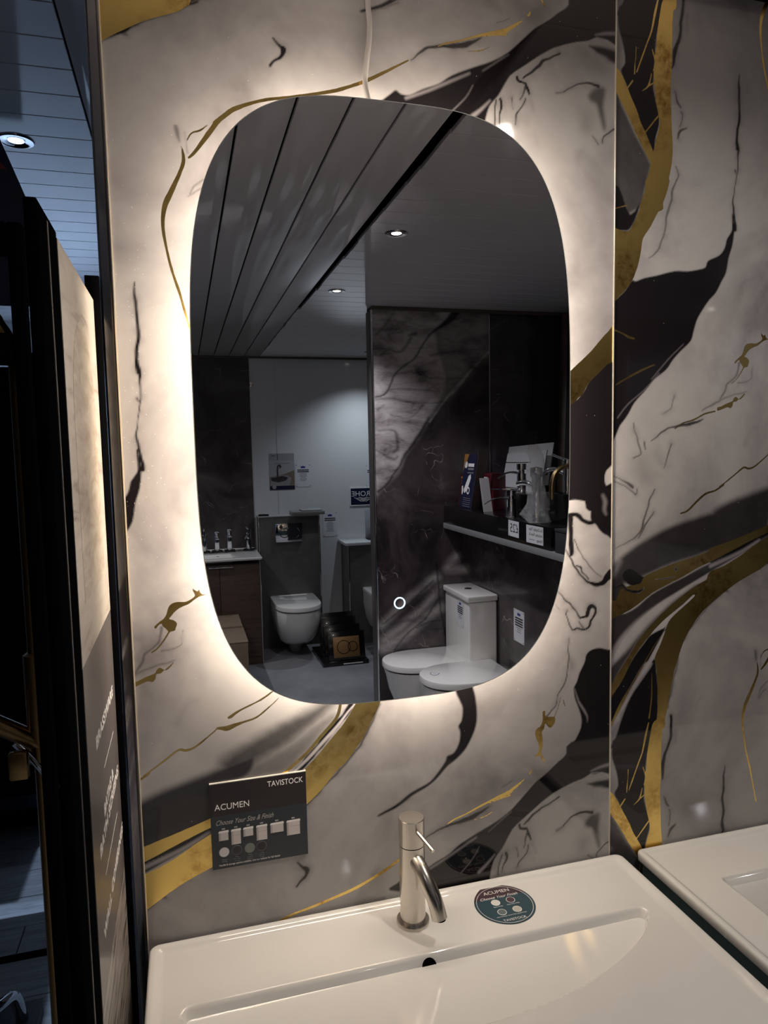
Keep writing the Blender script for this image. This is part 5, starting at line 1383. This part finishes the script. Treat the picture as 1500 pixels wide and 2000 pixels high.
# flush plate display stand
fs = thing('flush_plate_stand', 'black floor stand of flush plate samples beside the wall-hung toilet', 'display stand', (1.12, -4.42, 0.0))
box('base', (-0.175, -0.22, 0.0), (0.178, 0.27, 0.030), BLACK, fs, 0.004)
flat('base_print', rect(-0.15, 0, 0.0, 0.008), WHITE_INK, fs, 0, 0.0003)
bp = [o for o in fs.children if o.name.startswith('base_print')][0]
bp.matrix_local = face_matrix((-0.02, 0.2705, 0.010), (-1, 0, 0), (0, 0, 1)) @ Matrix.Translation((0.0, 0, 0))
def plate_board(parent, y, z0, z1, hwid, tilt, mat, rings):
    e = bpy.data.meshes.new('x')
    b = box('plate_board', (-hwid, -0.012, 0.0), (hwid, 0.0, z1 - z0), BLACK, parent, 0.002)
    b.location = (0.02, y, z0)
    b.rotation_euler = (tilt, 0, 0)
    p = box('plate', (-0.105, 0.0003, 0.022), (0.098, 0.010, 0.022 + 0.155), plain('satin_' + mat.name, mat.node_tree.nodes['Mix'].inputs[7].default_value[:3], 0.5, 0.6) if rings else mat, b, 0.003)
    if rings:
        for cx_, r_ in ((0.045, 0.038), (-0.025, 0.052)):
            o = ring_plate('plate_ring', cx_, 0.1, r_ - 0.004, r_, BLACK_MATT, b, 0.0, 0.002)
            o.matrix_local = face_matrix((0, 0.0103, 0), (1, 0, 0), (0, 0, 1)) @ Matrix.Diagonal((1, 1, -1, 1))
    return b
plate_board(fs, 0.235, 0.030, 0.245, 0.142, math.radians(14), BRONZE, True)
plate_board(fs, 0.100, 0.030, 0.265, 0.142, math.radians(14), BLACK, False)
plate_board(fs, -0.020, 0.030, 0.300, 0.142, math.radians(14), GOLDMETAL, False)
plate_board(fs, -0.120, 0.030, 0.315, 0.142, math.radians(14), CHROME, False)

# second boxing with white ledge and pan, cut by the partition
b2u = thing('ledge_boxing', 'low grey boxing with white ledge right of the wall-hung toilet', 'boxing', (1.62, -4.85, 0.0))
box('body', (-0.335, -0.145, 0.0), (0.6, 0.15, 0.832), GREYSTONE, b2u, 0.0015)
box('ledge_top', (-0.365, -0.145, 0.832), (0.6, 0.17, 0.856), WHITE_GLOSS, b2u, 0.004)
box('corner_trim', (-0.339, 0.144, 0.0), (-0.331, 0.154, 0.832), CHROME, b2u, 0.001)
lf = thing('leaflet_holder', 'clear leaflet holder standing on the white ledge by the partition', 'holder', (1.60, -4.85, 0.8565))
box('back_sheet', (-0.12, -0.05, 0.0), (0.12, -0.046, 0.25), plain('clear_acrylic', (0.5, 0.53, 0.58), 0.1), lf, 0.0005)
box('foot_plate', (-0.12, -0.05, 0.0), (0.12, 0.06, 0.003), BLACK, lf, 0.0005)
wc4 = thing('wall_hung_toilet', 'pale wall-hung pan on the low boxing, half hidden by the partition', 'toilet', (1.575, -4.6995, 0.0))
loft('pan', pan_rings([(0.16, 0.2, 0.14, 0.0), (0.26, 0.36, 0.16, 0.0), (0.32, 0.46, 0.24, 0.0), (0.352, 0.51, 0.34, 0.0), (0.357, 0.52, 0.448, 0.0)]), CERAMIC, wc4)
loft('seat_lid', lid_rings(0.362, 0.53, 0.449, 0.48), CERAMIC, wc4)

# close-coupled toilet in the corner by the half-height wall (faces -x)
wc1 = thing('close_coupled_toilet', 'white close-coupled toilet with tall cistern against the half-height wall', 'toilet', (HALFX - 0.002, -2.655, 0.0), math.radians(90))
loft('pan', pan_rings([(0.20, 0.48, 0.0, 0.03), (0.20, 0.48, 0.02, 0.03), (0.19, 0.47, 0.10, 0.03), (0.23, 0.50, 0.22, 0.02), (0.30, 0.55, 0.32, 0.01), (0.335, 0.575, 0.40, 0.0), (0.345, 0.585, 0.432, 0.0)]), CERAMIC, wc1)
loft('lid_gap', pan_rings([(0.325, 0.41, 0.432, 0.165), (0.325, 0.41, 0.440, 0.165)]), BLACK_MATT, wc1)
loft('seat_lid', lid_rings(0.345, 0.432, 0.440, 0.474, 0.160), CERAMIC, wc1)
box('cistern', (-0.170, 0.004, 0.4325), (0.185, 0.168, 0.800), CERAMIC, wc1, 0.012, 4)
box('cistern_lid', (-0.178, 0.002, 0.8015), (0.192, 0.178, 0.836), CERAMIC, wc1, 0.009, 4)
bt1 = lathe('flush_button', [(0.021, 0.8362), (0.021, 0.8395), (0.019, 0.841), (0.0, 0.841)], CHROME, wc1, 28, (0.0, 0.095, 0))
cn = notice('small white notice stuck on the toilet cistern', face_matrix((HALFX - 0.002 - 0.1685, -2.590, 0.720), *TO_LEFT), 0.10, 0.145, 7, bold=4)

wc2 = thing('back_to_wall_toilet', 'white back-to-wall toilet nearest the mirror with a shield mark on its lid', 'toilet', (HALFX - 0.002, -2.305, 0.0), math.radians(90))
loft('pan', pan_rings([(0.28, 0.42, 0.0, 0.0), (0.285, 0.425, 0.10, 0.0), (0.31, 0.45, 0.25, 0.0), (0.345, 0.48, 0.38, 0.0), (0.352, 0.487, 0.445, 0.0)]), CERAMIC, wc2)
loft('lid_gap', pan_rings([(0.33, 0.43, 0.445, 0.045), (0.33, 0.43, 0.453, 0.045)]), BLACK_MATT, wc2)
l2 = loft('seat_lid', lid_rings(0.352, 0.452, 0.453, 0.488, 0.042), CERAMIC, wc2)
shp = [(-0.022, 0.012), (-0.012, 0.016), (0, 0.02), (0.012, 0.016), (0.022, 0.012), (0.02, -0.006), (0.0, -0.022), (-0.02, -0.006)]
flat('shield_mark', [(x * 1.2 - 0.02, y * 1.2 + 0.415) for x, y in shp], INK_GREY, l2, 0.4881, 0.0003)
flat('shield_mark_field', [(x * 0.95 - 0.02, y * 0.95 + 0.415) for x, y in shp], PAPER, l2, 0.4884, 0.0003)
lettering('G', 0.022, INK_GREY, l2, -0.02, 0.415, 0.4888, 'CENTER', ext=0.0001)

# ------------------------------------------------------------------ things on the ledge of the half-height wall
LZ = 1.193
db = thing('tap_display_base', 'long black display base on the ledge with white price cards', 'display base', (1.55, -2.2, LZ))
box('body', (-0.128, -0.625, 0.0), (0.20, 0.60, 0.098), BLACK, db, 0.003)
TOPZ = LZ + 0.0985
pc = thing('price_card', 'small white price card reading 25 pounds on the black base', 'price card', matrix=face_matrix((1.4215, -1.935, 1.250), *TO_LEFT))
flat('card', [(-0.052, -0.036), (0.053, -0.034), (0.052, 0.038), (-0.053, 0.036)], PAPER, pc, 0.0, 0.0006)
lettering('\u00a325', 0.056, INK, pc, -0.006, 0.002, 0.0007, 'CENTER', ext=0.0001)
lettering('.', 0.05, INK, pc, 0.042, -0.018, 0.0007, 'CENTER', ext=0.0001)
ec = thing('price_card', 'white card with three lines of writing on the black base', 'price card', matrix=face_matrix((1.4215, -1.735, 1.246), *TO_LEFT))
flat('card', [(-0.075, -0.038), (0.075, -0.039), (0.076, 0.037), (-0.074, 0.038)], PAPER, ec, 0.0, 0.0006)
lettering('Ex-Display Taps', 0.0185, INK, ec, -0.068, 0.022, 0.0007, 'LEFT', ext=0.0001)
lettering('includes Flexi &', 0.0185, INK, ec, -0.068, 0.0, 0.0007, 'LEFT', ext=0.0001)
lettering('Fixings', 0.0185, INK, ec, -0.068, -0.023, 0.0007, 'LEFT', ext=0.0001)
flat('rule', rect(0.0, -0.024, 0.05, -0.022), INK, ec, 0.0006, 0.0002)

bl = thing('leaflet', 'tall navy leaflet stand with white bathroom pictures on the black base', 'leaflet', matrix=face_matrix((1.475, -2.625, TOPZ), *TO_LEFT) @ Matrix.Rotation(math.radians(-7), 4, 'X'))
flat('card', rect(-0.085, 0.0, 0.085, 0.295), NAVY, bl, 0, 0.003)
flat('orange_corner', [(0.02, 0.294), (0.084, 0.294), (0.084, 0.20)], plain('orange_print', (0.35, 0.16, 0.04), 0.5), bl, 0.003, 0.0003)
flat('round_logo', disc(0.05, 0.235, 0.019), WHITE_INK, bl, 0.003, 0.0003)
for k in range(3):
    flat('word_print', rect(-0.06 + k * 0.001, 0.225 - k * 0.018, 0.02, 0.243 - k * 0.024), WHITE_INK if k == 0 else INK_GREY, bl, 0.003, 0.0003)
flat('bathtub_picture', [(0.045, 0.085), (0.05, 0.10), (0.0, 0.175), (-0.025, 0.185), (-0.035, 0.165), (0.0, 0.10), (0.03, 0.08)], WHITE_INK, bl, 0.003, 0.0003)
ring_plate('handle_picture', -0.012, 0.095, 0.012, 0.020, WHITE_INK, bl, 0.003, 0.0003)
flat('basin_picture', [(0.075, 0.075), (0.082, 0.115), (0.066, 0.12), (0.055, 0.09), (0.065, 0.07)], WHITE_INK, bl, 0.003, 0.0003)
for k in range(5):
    flat('text_line', rect(-0.055, 0.052 - k * 0.011, 0.05, 0.0545 - k * 0.011), INK_GREY, bl, 0.003, 0.0003)
rl = thing('leaflet', 'red and brown leaflet at the far left end of the black base', 'leaflet', matrix=face_matrix((1.505, -2.735, TOPZ), *TO_LEFT) @ Matrix.Rotation(math.radians(-6), 4, 'X'))
flat('card', rect(-0.075, 0.0, 0.075, 0.185), plain('maroon_print', (0.05, 0.012, 0.012), 0.5), rl, 0, 0.003)
flat('orange_bar', rect(-0.06, 0.155, 0.06, 0.167), plain('orange_print', (0.35, 0.16, 0.04), 0.5), rl, 0.003, 0.0003)
flat('red_picture', rect(-0.06, 0.115, 0.005, 0.15), plain('red_print2', (0.16, 0.02, 0.02), 0.5), rl, 0.003, 0.0003)
flat('green_picture', rect(0.01, 0.115, 0.055, 0.15), plain('olive_print', (0.06, 0.05, 0.03), 0.5), rl, 0.003, 0.0003)
flat('shower_picture', [(-0.045, 0.01), (0.02, 0.01), (0.01, 0.09), (-0.03, 0.11)], plain('grey_print', (0.13, 0.11, 0.1), 0.5), rl, 0.003, 0.0003)
tc = thing('tent_card', 'pale folded tent card leaning open on the black base', 'card', (1.49, -2.44, TOPZ))
def leaf(name, x0, ya, yb, zt, mat):
    return loft(name, [[(x0, ya, 0), (x0 + 0.05, ya, 0), (x0 + 0.05, yb, zt), (x0, yb, zt)], [(x0, ya + 0.003, 0), (x0 + 0.05, ya + 0.003, 0), (x0 + 0.05, yb + 0.003, zt), (x0, yb + 0.003, zt)]], mat, tc)
leaf('front_leaf', -0.03, -0.085, 0.03, 0.31, plain('card_brown', (0.10, 0.075, 0.07), 0.5))
leaf('back_leaf', -0.03, 0.085, 0.036, 0.17, PAPER)
flat('red_box', rect(0, 0, 0.001, 0.001), PAPER, tc, 0, 0.0001)
rb = [o for o in tc.children if o.name.startswith('red_box')][0]
bpy.data.objects.remove(rb)
bx1 = thing('tap_box', 'small dark red box with white label behind the leaflets', 'box', (1.58, -2.52, TOPZ))
box('carton', (-0.035, -0.10, 0.0), (0.035, 0.10, 0.19), plain('maroon_carton', (0.08, 0.006, 0.012), 0.4), bx1, 0.002)
flat('label', rect(0, 0, 0.11, 0.10), PAPER, bx1, 0, 0.0005)
lbx = [o for o in bx1.children if o.name.startswith('label')][0]
lbx.matrix_local = face_matrix((-0.0355, 0.03, 0.07), *TO_LEFT)
for nm, lab, y0, y1, h, x, tilt in (('white_board', 'large white board leaning behind the taps on the ledge', -0.24, 0.26, 0.33, 1.72, 10), ('white_board', 'slightly lower white board leaning in front of the other white board', -0.26, 0.18, 0.295, 1.67, 12)):
    e = thing(nm, lab, 'board', matrix=face_matrix((x, -2.46 + (1.72 - x) * 1.9, TOPZ), *TO_LEFT) @ Matrix.Rotation(math.radians(-tilt), 4, 'X'))
    flat('sheet', [(-y1, 0), (-y0, 0), (-y0 + 0.005, h), (-y1 + 0.01, h + 0.02)], PAPER, e, 0, 0.004)
    flat('edge', [(-y1 - 0.0005, 0), (-y1 + 0.0002, 0), (-y1 + 0.0102, h + 0.02), (-y1 + 0.0095, h + 0.02)], INK_GREY, e, 0, 0.004)
R_ = math.radians(90)
blk = thing('tap_plinth', 'black cube plinth under the waterfall taps on the ledge', 'plinth', (1.60, -2.13, TOPZ))
box('block', (-0.075, -0.12, 0.0), (0.04, 0.12, 0.105), BLACK, blk, 0.002)
box('upper_block', (0.0, 0.04, 0.1055), (0.04, 0.12, 0.145), BLACK, blk, 0.002)
display_tap('tall chrome waterfall tap with flat lever on the black plinth', (1.565, -2.14, TOPZ + 0.106), 0.150, 'waterfall', math.radians(140), 'taps on the ledge', False)
display_tap('small chrome waterfall tap standing low in front of the black plinth', (1.475, -2.07, TOPZ), 0.135, 'waterfall', math.radians(120), 'taps on the ledge', False)
blk2 = thing('tap_plinth', 'black cube plinth under the thick chrome tap at the ledge end', 'plinth', (1.63, -1.80, TOPZ))
box('block', (-0.10, -0.10, 0.0), (0.11, 0.14, 0.125), BLACK, blk2, 0.002)
flat('label_print', rect(0, 0, 0.03, 0.008), INK_GREY, blk2, 0, 0.0003)
o = [o for o in blk2.children if o.name.startswith('label_print')][0]
o.matrix_local = face_matrix((-0.1005, 0.0, 0.05), *TO_LEFT)
display_tap('thick chrome pillar tap on the right black plinth', (1.60, -1.775, TOPZ + 0.126), 0.16, 'round', math.radians(150), 'taps on the ledge', False)
display_tap('tap with a tall brassy arched spout at the ledge end', (1.575, -1.628, TOPZ), 0.245, 'arch', math.radians(92), 'taps on the ledge', False)
bg = thing('bagged_tap', 'chrome tap wrapped in a clear plastic bag between the plinths', 'tap', (1.472, -1.815, TOPZ))
lathe('tap_body', [(0.0, 0.0), (0.024, 0.0), (0.02, 0.01), (0.02, 0.19), (0.027, 0.2), (0.027, 0.235), (0.0, 0.24)], CHROME, bg, 24)
tube('tap_spout', catmull([(0, 0, 0.15), (-0.03, -0.04, 0.17), (-0.05, -0.08, 0.165)], 4), 0.012, CHROME, bg, 12)
t = NT('crinkled_plastic')
nz = t.noise(26, 4, 0.6, 0.5, t.coord())
bm_ = t.n('ShaderNodeBump', i_Strength=0.9, i_Distance=0.02)
t.l(nz.outputs['Fac'], bm_.inputs['Height'])
pb = t.pbr((0.75, 0.77, 0.80), 0.12)
t.l(bm_.outputs[0], pb.inputs['Normal'])
pb.inputs['Alpha'].default_value = 0.28
BAG = t.finish(pb)
rings = []
for zz, rx, ry, ox_, oy_ in ((0.0, 0.05, 0.05, 0, 0.02), (0.03, 0.055, 0.075, -0.005, 0.0), (0.08, 0.045, 0.055, 0, 0.01), (0.13, 0.036, 0.045, 0, 0.005), (0.19, 0.034, 0.05, -0.005, -0.01), (0.24, 0.036, 0.04, 0, 0), (0.27, 0.03, 0.02, 0, 0.01), (0.30, 0.035, 0.008, 0, -0.015), (0.335, 0.02, 0.004, 0, -0.03)):
    rings.append([(ox_ + rx * (1 + 0.16 * math.sin(5 * a + zz * 60)) * math.cos(a), oy_ + ry * (1 + 0.18 * math.sin(3 * a + zz * 90)) * math.sin(a), zz + 0.001) for a in np.linspace(0, 2 * math.pi, 28, endpoint=False)])
loft('plastic_bag', rings, BAG, bg)
gb = thing('grey_carton', 'dark grey small carton at the near end of the ledge', 'box', (1.49, -1.475, LZ))
box('carton', (-0.068, -0.09, 0.0), (0.10, 0.10, 0.085), DARKGREY, gb, 0.002)
box('lid', (-0.070, -0.092, 0.0855), (0.102, 0.102, 0.098), DARKGREY, gb, 0.002)

# leaning sample board beside the half-height wall
ab = thing('panelling_sample', 'brown framed dark panelling sample board at the right edge of the mirror', 'sample board', matrix=face_matrix((2.30, -2.71, 0.0), *REAR) @ Matrix.Rotation(math.radians(1.5), 4, 'Z'))
FRAMEW = wood('brown_frame', (0.05, 0.033, 0.026), (0.10, 0.07, 0.055), 0.5, (14, 14, 1.2))
for nm, lo, hi in (('frame_stile', (-0.26, 0.02, 0), (-0.232, 2.33, 0.03)), ('frame_stile', (0.232, 0.02, 0), (0.26, 2.33, 0.03)), ('frame_rail', (-0.26, 2.33, 0), (0.26, 2.362, 0.03)), ('frame_rail', (-0.26, 0.0, 0), (0.26, 0.02, 0.03))):
    box(nm, lo, hi, FRAMEW, ab, 0.002)
box('dark_panel', (-0.232, 0.02, 0), (0.232, 2.33, 0.016), plain('charcoal_panel', (0.02, 0.021, 0.026), 0.4), ab, 0)
lettering('ACOUSTIC PANELLING', 0.075, plain('faint_print', (0.075, 0.075, 0.08), 0.4), ab, 0.115, 1.55, 0.0165, 'LEFT', rot=math.radians(90), sx=1.05, ext=0.0003)
# small wall fittings on the white wall
ck = thing('wall_hook', 'small round chrome hook at the dark marble edge on the white wall', 'hook', (0.566, Y_REAR + 0.0005, 2.165))
lathe('rose', [(0.0, 0.0), (0.022, 0.0), (0.022, 0.006), (0.0, 0.007)], CHROME, ck, 24, axis='Y')
lathe('peg', [(0.0, 0.006), (0.009, 0.006), (0.009, 0.03), (0.014, 0.032), (0.014, 0.04), (0.0, 0.041)], CHROME, ck, 20, axis='Y')
